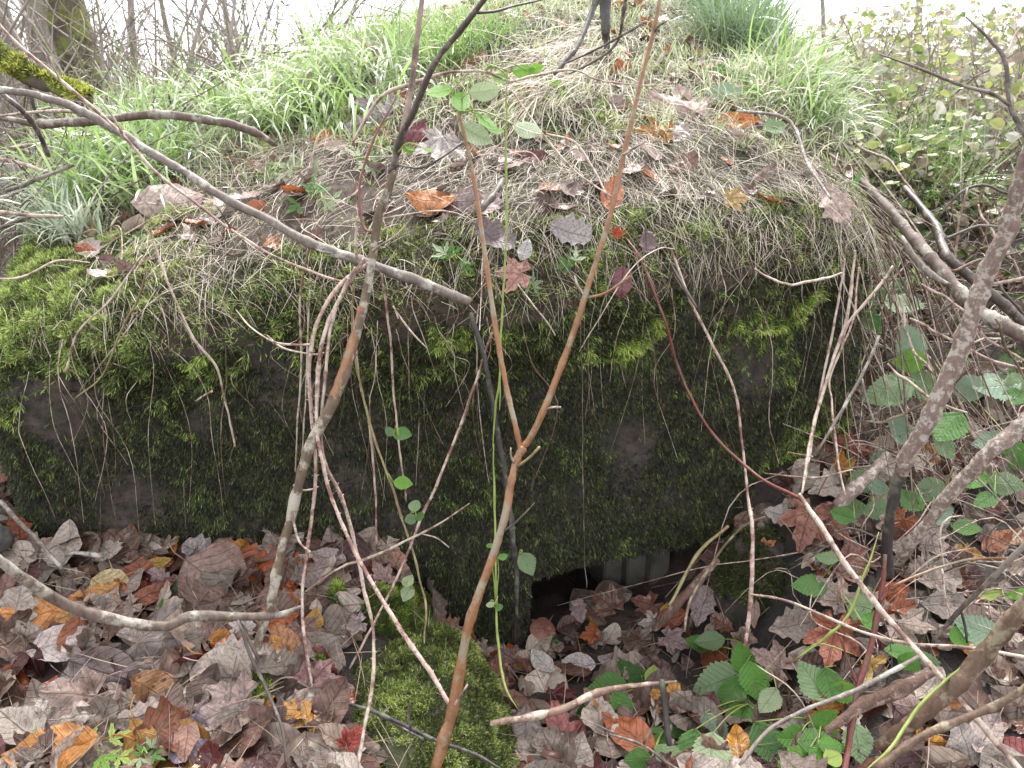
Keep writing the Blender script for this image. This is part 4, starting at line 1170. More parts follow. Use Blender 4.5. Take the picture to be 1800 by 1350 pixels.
for k in range(len(lx)):
    n = NRM(lx[k:k + 1], ly[k:k + 1])[0]
    top = k in ind
    n = unit((n + rng.standard_normal(3) * (0.24 if top else 0.36) + np.array([0, -0.25, 0]))[None])[0]
    an = rng.uniform(0, 2 * math.pi); dv = np.array([math.cos(an), math.sin(an), 0.1])
    kd = KIND[rng.integers(len(KIND))]; rgb, cw, _ = PAL[ci_[k]]
    rgb = tuple(np.clip(np.array(rgb) * rng.uniform(0.8, 1.15), 0, 255))
    lift = rng.uniform(0.028, 0.045) if top else rng.uniform(0.0, 0.028)
    p = Pw[k] + np.array([0, 0, lift])
    if top:
        lm = LAND[int(np.argmin(np.hypot(LA[:, 0] - u[k], LA[:, 1] - v[k])))][2]
        lab = f"{cw} {KW[kd]} leaf {lm}"
        LL.append((lab, u[k], place_leaf('fallen_leaf', p, n, dv, sizes[k], kd, rgb, int(rng.integers(9)), [0.2, 0.4, 0.5][k % 3], stalk=bool(k % 3 == 0), label=lab, cat='leaf', group='fallen leaves')))
    else:
        key = (kd, int(rng.integers(6)), k % 3)
        if key not in BASEL: BASEL[key] = leaf_arrays(kd, key[1] * 7 + 3, [0.15, 0.35, 0.6][key[2]], 0.2, 0.05)
        V0, fc, uv = BASEL[key]
        V = V0 @ (frame(n, dv).T) * sizes[k] + p
        o = 0
        for f in fc:
            m = f.size
            (lit['F3'] if f.shape[1] == 3 else lit['F4']).append(f + lit['n'])
            (lit['U3'] if f.shape[1] == 3 else lit['U4']).append(uv[o:o + m]); o += m
        lit['V'].append(V); lit['n'] += len(V); lit['C'].append(np.tile(lin(rgb) * LK, (len(V), 1)))
me = mesh_from('leaf_litter', np.vstack(lit['V']), [np.vstack(lit['F3']), np.vstack(lit['F4'])], M_DEADA, True, np.vstack(lit['C']), np.vstack(lit['U3'] + lit['U4']))
link('leaf_litter', me, kind='stuff', label='thick layer of damp brown and grey fallen leaves on the ground')

ORD = ['leftmost', 'second from the left', 'third from the left', 'fourth from the left', 'fifth from the left', 'sixth from the left', 'seventh from the left', 'eighth from the left', 'ninth from the left']
by = {}
for lab, uu, o in LL: by.setdefault(lab, []).append((uu, o))
for lab, v_ in by.items():
    if len(v_) > 1:
        v_.sort(key=lambda t: t[0])
        for q_, (uu, o) in enumerate(v_):
            w_ = ORD[q_] if (q_ < len(v_) - 1 and q_ < len(ORD)) else 'rightmost'
            o['label'] = ' '.join((w_ + ' ' + lab).split()[:16])
# scattered small leaf scraps on the mound (mass)
lit = Bag()
def mass_leaves(n, x, y, z, size, pal, kinds, matname, name, label, tilt=0.5, mat=None, lift=0.01, k8=LK, curls=0.4):
    Vs, Fs, Us, Cs, off = [], {3: [], 4: []}, {3: [], 4: []}, [], 0
    lib = {}
    for k in range(n):
        kd = kinds[rng.integers(len(kinds))]; key = (kd, int(rng.integers(5)))
        if key not in lib: lib[key] = leaf_arrays(kd, key[1] * 5 + 1, curls, 0.25, 0.03)
        V0, fc, uv = lib[key]
        nn = rng.standard_normal(3) * tilt + np.array([0, -0.2, 1.0]); an = rng.uniform(0, 6.28)
        rgb = pal[rng.integers(len(pal))]
        s = size * rng.uniform(0.5, 1.3)
        V = V0 @ frame(nn, np.array([math.cos(an), math.sin(an), 0.1])).T * s + np.array([x[k], y[k], z[k] + lift * rng.random()])
        o = 0
        for f in fc:
            Fs[f.shape[1]].append(f + off); Us[f.shape[1]].append(uv[o:o + f.size]); o += f.size
        Vs.append(V); off += len(V); Cs.append(np.tile(lin(rgb) * k8 * rng.uniform(0.7, 1.2), (len(V), 1)))
    fl_, ul_ = [], []
    for q in (3, 4):
        if Fs[q]: fl_.append(np.vstack(Fs[q])); ul_.append(np.vstack(Us[q]))
    me = mesh_from(name, np.vstack(Vs), fl_, mat, True, np.vstack(Cs), np.vstack(ul_))
    return link(name, me, kind='stuff', label=label)
x, y, d = top_scatter(1500, (-1.2, 1.3, 1.9, 4.2), lambda x, y, d: d > 0.08); n = min(len(x), 600)
mass_leaves(n, x, y, Ttop(x, y, d) + 0.012, 0.075, [(176, 156, 150), (150, 128, 118), (196, 180, 172), (128, 96, 84), (190, 120, 76)], ['oak', 'oval', 'oval', 'maple'], '', 'leaf_litter', 'small dull leaf scraps scattered over the mound', 0.5, M_DEADA)

# twig litter
bag = Bag()
n = 2200; x = rng.uniform(-1.5, 1.7, n); y = rng.uniform(0.95, 2.8, n); ok = Dist(x, y) < -0.01; x, y = x[ok], y[ok]
stalks(bag, x, y, 0.12, 0.0022, (0, 0, 0), lin((96, 76, 64)), lin((170, 150, 132)), 0.25, 1.0, 0.2, K=3)
bag.V = [V + np.array([0, 0, 0.02]) for V in bag.V]
link('twig_litter', bag.mesh('twig_litter', M_STALK), kind='stuff', label='fine broken twigs and stalks lying among the fallen leaves')

# ================================================================== stems, canes, branches, sticks
def root_at(name, p, **tags):
    return link(name, None, None, loc=p, **tags)

def rset(ws, Ys):
    return [pxr(w, y) for w, y in zip(ws, Ys)]

SEED = [100]
def stem(name, pts, ws, mat, lift=0.0, label='', cat='stem', group=None, parts=None, sides=9, thorns=0, knob=0.22, wob=0.003, nm='stem'):
    """pts: px,py,Y; ws: widths in photo pixels; parts: list of (part name, pts, ws, mat)"""
    SEED[0] += 1
    P = trace(pts, lift)
    dd = (P - CAM) @ FW
    TH = 0.70 if max(ws) < 13 else (0.78 if max(ws) < 30 else 0.80)
    rad = [0.5 * TH * w * d / F for w, d in zip(ws, dd)] if len(ws) == len(pts) else [0.5 * w * np.interp(t, np.linspace(0, 1, len(dd)), dd) / F for t, w in zip(np.linspace(0, 1, len(ws)), ws)]
    if mat == 'green': rad[0] *= 0.35; rad[-1] *= 0.35
    if not parts:
        return tube_obj(name, P, rad, B[mat], sides=sides, seed=SEED[0], thorns=thorns, knob=knob, wob=wob, label=label, cat=cat, group=group)
    root = root_at(name, P[0], label=label, cat=cat, group=group)
    tube_obj(nm, P, rad, B[mat], parent=root, sides=sides, seed=SEED[0], thorns=thorns, knob=knob, wob=wob)
    for pn, pp, pw, pm in parts:
        SEED[0] += 1
        Q = trace(pp, lift); dq = (Q - CAM) @ FW
        rq = [0.5 * 0.78 * w * np.interp(t, np.linspace(0, 1, len(dq)), dq) / F for t, w in zip(np.linspace(0, 1, len(pw)), pw)]
        tube_obj(pn, Q, rq, B[pm], parent=root, origin=P[0], sides=7, seed=SEED[0], thorns=0, knob=knob)
    return root

# central forked sapling
stem('forked_sapling', [(765,1350,1.12),(795,1250,1.16),(828,1090,1.20),(880,930,1.25),(905,825,1.29),(918,785,1.31)], [26,24,20,18,17,17], 'orange',
     label='slender orange-brown sapling forking into a V in front of the block', cat='sapling', wob=0.004, nm='trunk', parts=[
  ('branch', [(916,792,1.308),(905,745,1.32),(890,680,1.35),(870,570,1.39),(850,430,1.44),(832,310,1.48),(808,200,1.5)], [13,12,12,12,11,9,5], 'orange'),
  ('branch', [(916,790,1.309),(935,765,1.31),(965,700,1.32),(1010,580,1.35),(1035,500,1.37),(1070,390,1.40),(1095,280,1.43),(1125,150,1.47),(1150,50,1.50),(1170,-60,1.52)], [13,15,14,14,13,13,12,10,9,6], 'orange'),
  ('twig', [(955,722,1.315),(970,716,1.30),(985,716,1.28)], [6,5,5], 'tan'),
  ('twig', [(907,822,1.29),(930,805,1.27),(948,786,1.25)], [7,6,6], 'olive'),
  ('twig', [(904,815,1.29),(898,800,1.28),(898,787,1.28)], [5,4,3], 'pink'),
  ('twig', [(1030,524,1.365),(1065,515,1.34),(1107,486,1.32)], [7,6,5], 'orange'),
  ('twig', [(1028,522,1.365),(1015,500,1.36),(1010,485,1.36)], [5,4,3], 'tan'),
  ('twig', [(880,936,1.25),(905,920,1.24),(940,884,1.22)], [7,5,3], 'dark'),
  ('twig', [(1095,272,1.43),(1115,260,1.41),(1135,248,1.40)], [6,5,4], 'tan'),
  ('twig', [(795,1245,1.16),(808,1225,1.15),(822,1203,1.15)], [7,5,4], 'tan'),
  ('twig', [(1148,60,1.50),(1158,45,1.49),(1172,37,1.48)], [8,6,4], 'dark')])
# left lichened sapling
stem('lichened_sapling', [(452,1140,1.36),(475,1060,1.38),(500,960,1.42),(520,870,1.45),(545,790,1.47),(590,690,1.5),(628,580,1.54),(652,480,1.58),(668,380,1.60),(690,300,1.62)], [22,22,22,22,24,22,20,18,19,19], 'ash',
     label='leaning lichened sapling left of centre that splits above the mound', cat='sapling', wob=0.008, nm='trunk', parts=[
  ('branch', [(586,700,1.497),(600,665,1.508),(622,596,1.533),(636,540,1.556)], [23.5,23,22,19], 'orange'),
  ('branch', [(688,305,1.62),(705,240,1.60),(725,200,1.58),(765,110,1.55),(820,40,1.52),(880,-40,1.50)], [17,16,15,14,14,12], 'dark'),
  ('branch', [(688,310,1.62),(708,230,1.66),(722,160,1.70),(732,80,1.74),(742,0,1.78),(748,-60,1.8)], [15,14,14,13,13,10], 'ash_top'),
  ('branch', [(838,22,1.52),(870,20,1.54),(905,10,1.56),(950,0,1.58),(985,-12,1.6)], [7,6,5,4,3], 'dark'),
  ('twig', [(672,405,1.60),(640,400,1.63),(632,330,1.66),(655,250,1.70),(700,165,1.75)], [3,5,6,5,3], 'red'),
  ('twig', [(696,290,1.62),(740,295,1.60),(780,275,1.57),(815,250,1.55)], [5,5,4,3], 'dark'),
  ('twig', [(512,900,1.43),(525,950,1.40),(545,970,1.36)], [6,5,4], 'tan'),
  ('twig', [(655,440,1.58),(700,410,1.56),(725,380,1.55)], [5,4,3], 'tan')])
# the pale thorny canes hanging between the two saplings
stem('bramble_cane', [(640,455,1.62),(600,520,1.58),(568,600,1.54),(558,700,1.50),(560,780,1.46),(585,880,1.42),(632,985,1.36),(700,1098,1.28),(760,1185,1.22),(793,1246,1.17)], [9,10,11,10,9,9,10,11,12,10], 'pink', thorns=70, sides=8,
     label='pale thorny cane arching down from the long branch to the foot of the forked sapling', cat='bramble cane')
stem('bramble_cane', [(655,458,1.64),(598,500,1.60),(560,560,1.56),(543,640,1.54),(548,740,1.52),(556,830,1.50),(545,930,1.46),(530,1050,1.40),(540,1160,1.34),(570,1270,1.28),(640,1345,1.22)], [9,10,10,10,9,9,9,8,8,8,6], 'pink', thorns=60, sides=8,
     label='long pinkish thorny cane crossing the tip of the low grey branch', cat='bramble cane')
stem('bramble_cane', [(625,470,1.60),(585,560,1.56),(572,660,1.52),(566,790,1.48),(598,870,1.44),(625,960,1.40),(640,1040,1.36),(655,1110,1.32),(655,1200,1.26),(640,1290,1.2),(628,1355,1.15)], [8,9,9,9,9,9,9,8,9,9,9], 'tan', thorns=60, sides=8,
     label='pale tan thorny cane hanging straight down left of the mossy stone', cat='bramble cane')
stem('bramble_cane', [(415,545,1.66),(440,575,1.62),(480,600,1.58),(520,607,1.55),(545,606,1.54)], [3,4,5,6,6], 'tan', label='short curved cane joining the pale canes from the left', cat='bramble cane')
stem('bramble_cane', [(470,590,1.64),(500,612,1.6),(550,622,1.55),(570,620,1.54)], [3,4,5,5], 'tan', label='lower short curved cane joining the pale canes from the left', cat='bramble cane')
stem('bramble_cane', [(516,853,1.46),(530,862,1.47),(548,860,1.50)], [5,5,5], 'tan', label='stubby pale hooked twig on the left of the pale canes', cat='bramble cane')
stem('bramble_cane', [(545,430,1.68),(528,520,1.70),(530,640,1.71),(522,760,1.71),(520,830,1.72)], [6,5,5,4,3], 'tan', label='thin pale stem hanging behind the pale canes on their left', cat='stem')
stem('dry_shoot', [(545,470,1.69),(540,600,1.70),(537,700,1.70),(530,830,1.72)], [4,4,4,3], 'tan', label='second thin pale stem close behind the thorny canes', cat='stem')
# long branches
stem('long_branch', [(-40,150,1.75),(60,165,1.74),(130,190,1.73),(220,240,1.72),(330,302,1.70),(440,367,1.68),(540,422,1.67),(640,458,1.66),(740,495,1.68),(825,530,1.73)], [14,15,17,18,19,19,20,22,22,20], 'grey', wob=0.012, nm='stem', sides=10,
     label='long grey branch slanting from the upper left down to the shoulder of the block', cat='branch', parts=[
  ('twig', [(150,198,1.73),(100,195,1.8),(50,198,1.9),(-10,205,2.0)], [8,7,6,6], 'tan'),
  ('twig', [(220,240,1.72),(205,215,1.70),(180,180,1.68)], [5,4,3], 'tan'),
  ('twig', [(540,424,1.67),(560,440,1.66),(585,445,1.65)], [7,5,3], 'grey'),
  ('twig', [(628,456,1.66),(625,430,1.64),(628,380,1.66)], [8,7,5], 'tan')])
stem('thin_twig', [(-20,20,1.60),(40,85,1.60),(100,135,1.60),(200,222,1.60),(270,300,1.60),(340,355,1.61),(400,400,1.62),(480,450,1.63),(560,483,1.63),(605,497,1.62)], [6,8,8,8,7,7,6,6,6,6], 'pink', knob=0.25,
     label='thin reddish twig running parallel below the long grey branch', cat='twig', parts=[('twig', [(105,140,1.60),(95,120,1.58),(88,100,1.57)], [5,4,3], 'tan'), ('twig', [(215,235,1.6),(195,200,1.58),(178,178,1.57)], [5,4,3], 'tan'), ('twig', [(405,402,1.62),(390,375,1.6),(378,360,1.6)], [4,3,2], 'dark')])
stem('mossy_branch', [(-60,85,2.5),(0,112,2.48),(60,138,2.45),(110,155,2.42),(165,178,2.4)], [52,48,38,30,18], 'mossy', wob=0.02, sides=12, label='thick mossy broken branch entering at the upper left', cat='branch',
     parts=[('twig', [(50,150,2.45),(60,190,2.45),(75,215,2.5)], [10,8,6], 'dark')])
stem('bowed_branch', [(-40,200,2.05),(40,212,2.05),(80,218,2.05),(160,214,2.02),(230,206,2.0),(310,205,1.99),(390,215,2.0),(450,235,2.05),(480,255,2.1)], [10,13,20,19,18,20,19,17,10], 'bow', wob=0.01, label='bowed dark branch lying through the left grass behind the long branch', cat='branch')
for pts, lab in [([(-20,275,2.3),(40,290,2.28),(85,305,2.25)], 'upper pale stick end at the left edge'), ([(10,335,2.1),(60,318,2.1),(130,290,2.15)], 'dark stick at the left edge above the moss'), ([(-10,372,1.95),(50,376,1.95),(110,380,1.98)], 'thin grey stick just above the left moss cushion'), ([(-10,405,2.0),(40,385,2.0),(60,380,2.0)], 'short dark stick at the left edge'),
                 ([(0,160,1.9),(35,190,1.9),(70,235,1.95),(90,275,2.0)], 'thin dark twig crossing downward at the left edge'), ([(-5,350,2.4),(40,330,2.4),(90,260,2.45)], 'dim twig behind the left edge sticks'), ([(20,260,2.6),(70,258,2.6),(105,300,2.6)], 'crooked brown twig behind the left edge sticks')]:
    stem('stick', pts, [9, 10, 8], 'dark' if 'dark' in lab else 'tan', label=lab, cat='stick', wob=0.01)
stem('low_branch', [(-30,955,1.15),(0,985,1.17),(60,1030,1.21),(130,1068,1.25),(220,1093,1.28),(290,1100,1.30),(340,1082,1.33),(430,1083,1.35),(490,1080,1.38),(528,1065,1.41)], [18,20,24,24,23,22,23,20,17,8], 'bow', wob=0.004, sides=12, knob=0.08,
     label='smooth curved grey branch lying over the leaves at the lower left', cat='branch')
# right: big bough, black stem, red stem
stem('flaking_bough', [(1840,180,1.38),(1800,290,1.40),(1770,400,1.42),(1735,480,1.43),(1710,560,1.43),(1680,640,1.43),(1640,720,1.43),(1600,790,1.44),(1585,830,1.45)], [30,34,36,38,38,37,38,34,28], 'birch', wob=0.01, sides=14, nm='stem',
     label='pale flaking bough leaning down the right side to the black stem', cat='branch', parts=[
  ('twig', [(1735,500,1.43),(1770,495,1.40),(1800,488,1.38),(1840,478,1.35)], [8,7,6,5], 'tan'),
  ('twig', [(1805,240,1.40),(1775,185,1.42),(1768,110,1.45),(1740,70,1.48),(1698,30,1.5)], [12,10,9,7,5], 'dark'),
  ('twig', [(1775,185,1.42),(1745,165,1.42),(1690,150,1.43),(1620,122,1.45),(1545,95,1.48)], [8,8,7,6,3], 'dark'),
  ('twig', [(1768,100,1.46),(1785,60,1.48),(1800,45,1.48)], [6,5,4], 'tan')])
stem('black_branch', [(1590,815,1.46),(1575,860,1.46),(1566,905,1.47),(1560,950,1.48),(1562,1010,1.50)], [30,24,22,22,26], 'black', knob=0.05, sides=12, label='smooth black shiny stem below the flaking bough', cat='stem')
stem('red_shoot', [(1556,975,1.44),(1550,1040,1.42),(1543,1075,1.40),(1530,1140,1.37),(1510,1205,1.33),(1495,1290,1.27),(1483,1370,1.2)], [8,14,14,12,15,14,13], 'red', nm='stem', label='dark red upright stem rising from the bottom right', cat='stem', parts=[
  ('twig', [(1509,1207,1.33),(1490,1160,1.35),(1478,1120,1.36)], [7,5,4], 'red'), ('twig', [(1545,1060,1.40),(1560,1040,1.4),(1565,1025,1.4)], [9,7,5], 'red')])
stem('broken_bough', [(1850,690,1.62),(1800,745,1.62),(1745,790,1.62),(1700,840,1.63),(1650,893,1.64),(1605,945,1.66),(1575,1000,1.7)], [38,38,32,28,26,24,20], 'birch', sides=12, wob=0.01, label='pale broken bough sloping down from the right edge below the flaking bough', cat='branch')
stem('dark_bough', [(1345,195,2.7),(1440,258,2.5),(1540,345,2.25),(1620,435,2.05),(1700,530,1.9),(1770,575,1.82),(1850,615,1.75)], [8,12,20,26,30,32,32], 'bow', sides=12, label='thick dark bough running down the right flank of the mound behind the flaking bough', cat='branch')
stem('dark_bough', [(1590,330,2.5),(1640,390,2.3),(1665,450,2.15),(1720,500,2.1),(1790,560,2.1),(1840,640,2.1)], [14,18,20,22,22,20], 'dark', sides=10, label='second dark bough just right of the thick dark one', cat='branch')
stem('grey_branch', [(1585,415,1.95),(1605,450,1.92),(1640,485,1.88),(1670,500,1.85)], [8,15,15,6], 'grey', label='short grey broken branch stub over the dark bough', cat='branch')
stem('pale_log', [(1470,890,1.78),(1500,860,1.80),(1535,828,1.84),(1560,800,1.9)], [26,28,26,20], 'birch', sides=10, label='short pale peeling log in the nook right of the block', cat='log')
# arching pale canes at the right
stem('arching_cane', [(1405,868,1.50),(1440,920,1.44),(1480,985,1.38),(1530,1050,1.32),(1600,1130,1.25),(1680,1222,1.16),(1740,1290,1.10),(1800,1360,1.04)], [9,12,13,13,13,13,14,14], 'tan', sides=9, label='long straight pale cane running down to the bottom right corner', cat='bramble cane')
stem('arching_cane', [(1320,1045,1.50),(1380,1055,1.47),(1450,1083,1.42),(1520,1112,1.36),(1600,1133,1.30),(1680,1137,1.26),(1750,1145,1.22),(1840,1162,1.18)], [5,6,7,8,9,9,9,9], 'tan', thorns=25, label='thin pale cane crossing almost level over the red stem', cat='bramble cane')
stem('red_cane', [(1085,400,1.95),(1125,455,1.86),(1165,550,1.82),(1190,640,1.84),(1215,700,1.82),(1260,770,1.76),(1330,835,1.66),(1412,878,1.52)], [5,6,7,7,7,7,8,9], 'red', thorns=20, label='thin dark red cane sweeping over the right half of the wall', cat='bramble cane')
stem('hanging_vine', [(1180,440,1.92),(1215,530,1.84),(1250,600,1.82),(1292,690,1.80),(1305,780,1.78),(1315,870,1.70),(1322,930,1.62),(1320,1040,1.55),(1310,1135,1.50)], [6,7,7,7,6,7,10,11,10], 'pink', thorns=25, label='long pinkish stem hanging down the right half of the wall to the litter', cat='stem')
for pts, w, m, lab in [
  ([(1485,455,1.95),(1470,560,1.90),(1440,690,1.82),(1425,790,1.74),(1410,868,1.62)], [5,6,6,6,5], 'tan', 'leftmost pale stem hanging at the right corner of the wall'),
  ([(1503,440,1.95),(1492,540,1.90),(1462,640,1.84),(1432,740,1.76),(1408,868,1.60)], [6,8,8,8,6], 'tan', 'thickest pale stem hanging at the right corner of the wall'),
  ([(1570,468,1.80),(1520,535,1.78),(1490,575,1.78),(1478,620,1.80)], [7,7,6,5], 'tan', 'short pale stem slanting across the right corner of the wall'),
  ([(1510,470,1.98),(1500,560,1.92),(1462,660,1.86),(1462,720,1.80),(1470,800,1.72),(1485,870,1.65)], [4,5,5,6,6,5], 'pink', 'pinkish stem curving down right of the corner of the wall'),
  ([(1545,590,1.80),(1515,660,1.78),(1480,725,1.74),(1440,790,1.70)], [6,8,7,6], 'grey', 'grey twig slanting down to the left over the right corner of the wall'),
  ([(1515,665,1.78),(1525,710,1.76),(1537,752,1.74)], [6,6,5], 'grey', 'short side twig right of the grey slanting one'),
  ([(1345,832,1.72),(1400,838,1.68),(1440,838,1.66),(1500,826,1.62)], [3,5,5,3], 'tan', 'level thin twig at the foot of the wall corner'),
  ([(1385,795,1.74),(1430,803,1.70)], [4,4], 'tan', 'tiny level twig above the other at the foot of the wall corner'),
  ([(670,480,1.69),(685,600,1.72),(690,700,1.71),(700,760,1.70),(712,880,1.70)], [6,6,6,5,5], 'pink', 'pinkish stem hanging right of the lichened sapling'),
  ([(618,530,1.70),(628,640,1.71),(645,730,1.71),(655,820,1.71),(663,965,1.70)], [5,5,6,6,5], 'pink', 'thin brown-pink stem hanging just right of the pale canes'),
  ([(620,500,1.68),(622,620,1.68),(645,730,1.68),(690,860,1.64),(720,960,1.58),(748,1060,1.52),(745,1130,1.47)], [4,5,6,7,6,6,4], 'olive', 'greenish-yellow stem hanging to the top of the mossy stone'),
  ([(865,585,1.70),(840,660,1.69),(805,755,1.66),(770,845,1.63),(745,905,1.60),(712,985,1.55),(670,1075,1.48),(625,1160,1.42),(600,1205,1.40)], [5,6,7,7,8,6,6,6,4], 'pink', 'reddish thorny cane slanting down to the left across the middle of the wall'),
  ([(825,885,1.55),(775,920,1.55),(715,950,1.54),(650,980,1.53),(595,1000,1.52),(540,1040,1.48)], [3,5,6,7,6,5], 'tan', 'thin pale stick slanting up to the right at the foot of the wall'),
  ([(740,938,1.6),(770,945,1.6),(790,960,1.6)], [4,4,3], 'tan', 'small forked pale twig on the wall beside the slanting stick'),
  ([(893,120,1.72),(888,260,1.70),(889,400,1.66),(886,520,1.62),(880,620,1.60),(876,720,1.58)], [7,6,6,5,6,7], 'green', 'thin pale green stem hanging upright behind the left fork'),
  ([(868,780,1.58),(868,860,1.56),(870,960,1.52),(872,1080,1.46),(878,1160,1.40),(890,1210,1.34),(910,1245,1.30)], [7,6,6,6,7,7,5], 'green', 'bright green stem running down beside the forked sapling to the litter'),
  ([(876,610,1.62),(880,660,1.60),(872,720,1.59),(868,785,1.58)], [5,6,6,5], 'green', 'short bright green stem segment beside the left fork'),
  ([(828,550,1.73),(848,620,1.70),(862,700,1.69),(878,780,1.69),(890,850,1.68),(902,930,1.66),(908,1000,1.65),(911,1085,1.65)], [10,13,12,12,12,13,12,7], 'black', 'dark dead stem running down behind the forked sapling'),
  ([(1255,560,1.85),(1275,640,1.84)], [2,2], 'dark', 'tiny dark stalk on the wall'),
  ([(1020,560,1.76),(1023,700,1.76),(1024,850,1.74),(1028,960,1.72),(1030,1035,1.70)], [3,3,3,2,2], 'dark', 'hair-thin stalk hanging straight down to the wall opening'),
  ([(270,425,1.72),(305,520,1.70),(345,600,1.70),(385,650,1.71),(398,720,1.72),(412,785,1.72)], [6,6,6,6,5,5], 'tan', 'pale stem hanging down over the left part of the wall'),
  ([(258,470,1.70),(240,530,1.70),(215,580,1.70),(195,635,1.71),(170,672,1.72),(130,702,1.73)], [4,6,6,5,4,3], 'olive', 'thin olive stem hanging over the left moss'),
  ([(250,450,1.76),(190,530,1.72),(135,583,1.71),(112,655,1.71)], [4,5,5,5], 'tan', 'thin pale stem hanging at the far left moss'),
  ([(0,490,1.62),(40,485,1.64),(100,460,1.68),(160,462,1.72)], [4,5,5,3], 'tan', 'pale twig lying level over the left moss cushion'),
  ([(345,705,1.72),(360,695,1.71),(373,688,1.70)], [5,5,5], 'tan', 'short pale straw stuck to the dark wall'),
  ([(690,538,1.72),(720,580,1.70),(752,612,1.69)], [3,5,3], 'tan', 'short curved pale straw below the long branch'),
  ([(842,535,1.74),(838,600,1.72),(842,700,1.72),(860,850,1.71)], [3,3,2,2], 'tan', 'fine bent straw hanging beside the dark dead stem'),
  ([(910,500,1.74),(945,545,1.71),(975,590,1.71)], [4,4,3], 'tan', 'fine straw slanting between the two forks'),
  ([(1640,900,1.7),(1660,860,1.7),(1675,820,1.7)], [5,5,4], 'olive', 'thin olive stalk between the bough and the pale broken bough'),
  ([(1500,1150,1.40),(1440,1130,1.45),(1400,1160,1.45)], [4,5,5], 'green', 'thin green stem curving behind the red stem'),
  ([(1545,935,1.50),(1520,1010,1.45),(1495,1075,1.42),(1450,1120,1.40),(1395,1158,1.40)], [5,7,7,7,6], 'green', 'long green stem bowing left behind the arching cane'),
  ([(1725,1145,1.18),(1660,1200,1.16),(1600,1265,1.12),(1560,1320,1.08),(1520,1355,1.06)], [5,7,8,9,9], 'green', 'yellow-green cane in front of the thick brown branch'),
  ([(1660,1000,1.62),(1652,935,1.66),(1665,910,1.68),(1690,905,1.7)], [5,6,5,3], 'tan', 'crooked pale twig standing on the right bank'),
  ([(1673,1090,1.5),(1662,1050,1.52),(1655,1000,1.56)], [5,5,5], 'pink', 'slim pinkish twig below the crooked pale one'),
  ([(1570,1030,1.52),(1640,1000,1.54),(1700,985,1.55),(1780,980,1.5)], [7,6,6,6], 'orange', 'orange-brown stem running to the right edge on the bank'),
  ([(1440,1300,1.3),(1400,1220,1.3),(1330,1170,1.35)], [3,3,3], 'tan', 'fine straw among the bramble leaves'),
  ([(1280,925,1.72),(1235,965,1.68),(1205,1010,1.66),(1175,1065,1.62)], [8,9,9,8], 'olive', 'olive stick leaning across the right end of the wall opening'),
  ([(1345,908,1.66),(1300,930,1.66),(1255,985,1.64),(1215,1050,1.58),(1205,1110,1.5)], [5,6,7,7,6], 'brown', 'brown stick leaning beside the olive one at the wall opening'),
  ]:
    th = 30 if 'thorny' in lab else 0
    stem('hanging_vine' if 'hang' in lab else ('twig' if 'twig' in lab else 'thin_shoot'), pts, w, m, label=lab, cat='stick' if 'stick' in lab else ('twig' if 'twig' in lab else 'stem'), thorns=th, sides=7, wob=0.006)
stem('rotten_stick', [(1150,1105,1.66),(1180,1075,1.64),(1225,1025,1.66),(1262,985,1.70)], [16,22,22,14], 'rot', wob=0.006, label='short rotten pink wood stick inside the right end of the opening', cat='stick')
stem('fallen_stick', [(862,1272,1.24),(920,1262,1.25),(985,1247,1.27),(1050,1218,1.31),(1120,1203,1.36),(1190,1196,1.40)], [14,17,18,17,10,5], 'wood', wob=0.006, sides=10, label='thick brown stick lying level on the litter below the opening', cat='stick')
stem('dark_peg', [(1163,1195,1.26),(1170,1250,1.24),(1177,1310,1.21)], [14,14,12], 'black', label='short dark upright stick beside the large bramble shoot', cat='stick')
stem('black_twig', [(595,1232,1.30),(650,1248,1.27),(710,1275,1.24),(765,1300,1.20),(830,1325,1.16),(880,1352,1.13)], [6,10,10,10,8,7], 'black', nm='stem', label='forked black twig lying across the small yellowish stone', cat='twig', parts=[('twig', [(722,1280,1.23),(718,1255,1.22),(722,1232,1.22)], [6,5,4], 'dark'), ('twig', [(640,1245,1.28),(690,1270,1.25),(745,1300,1.2)], [5,5,4], 'dark')])
stem('brown_branch', [(1850,1010,1.15),(1800,1065,1.16),(1730,1150,1.17),(1670,1215,1.16),(1600,1270,1.17),(1545,1310,1.2)], [34, 36, 38, 36, 30, 18], 'brown', sides=14, wob=0.006, label='thick brown branch sloping in from the right edge near the bottom', cat='branch')
stem('brown_branch', [(1840,1180,1.05),(1770,1225,1.06),(1690,1262,1.06),(1610,1300,1.05),(1540,1355,1.03)], [18,18,18,18,18], 'brown', sides=10, wob=0.006, label='thinner dark brown branch in the bottom right corner', cat='branch')
stem('bark_slab', [(1450,1285,1.26),(1510,1245,1.29),(1580,1212,1.31),(1650,1180,1.34)], [12,30,34,14], 'rot', sides=10, wob=0.008, label='broad slab of reddish rotten bark behind the red stem', cat='bark')
stem('grey_stick', [(1300,1345,1.15),(1350,1285,1.20),(1420,1245,1.23),(1500,1215,1.27),(1560,1185,1.30),(1620,1150,1.34)], [10,10,10,12,12,10], 'grey', label='straight grey stick leading up to the rotten bark slab', cat='stick')
stem('dark_twig', [(1070,1290,1.18),(1130,1310,1.16),(1170,1340,1.14),(1210,1360,1.12)], [6,7,7,7], 'dark', nm='stem', label='dark forked twig at the bottom below the large bramble shoot', cat='twig', parts=[('twig', [(1085,1292,1.18),(1050,1275,1.2),(1020,1262,1.22)], [4,4,3], 'dark'), ('twig', [(1130,1310,1.16),(1150,1270,1.17),(1155,1240,1.18)], [5,5,4], 'dark')])
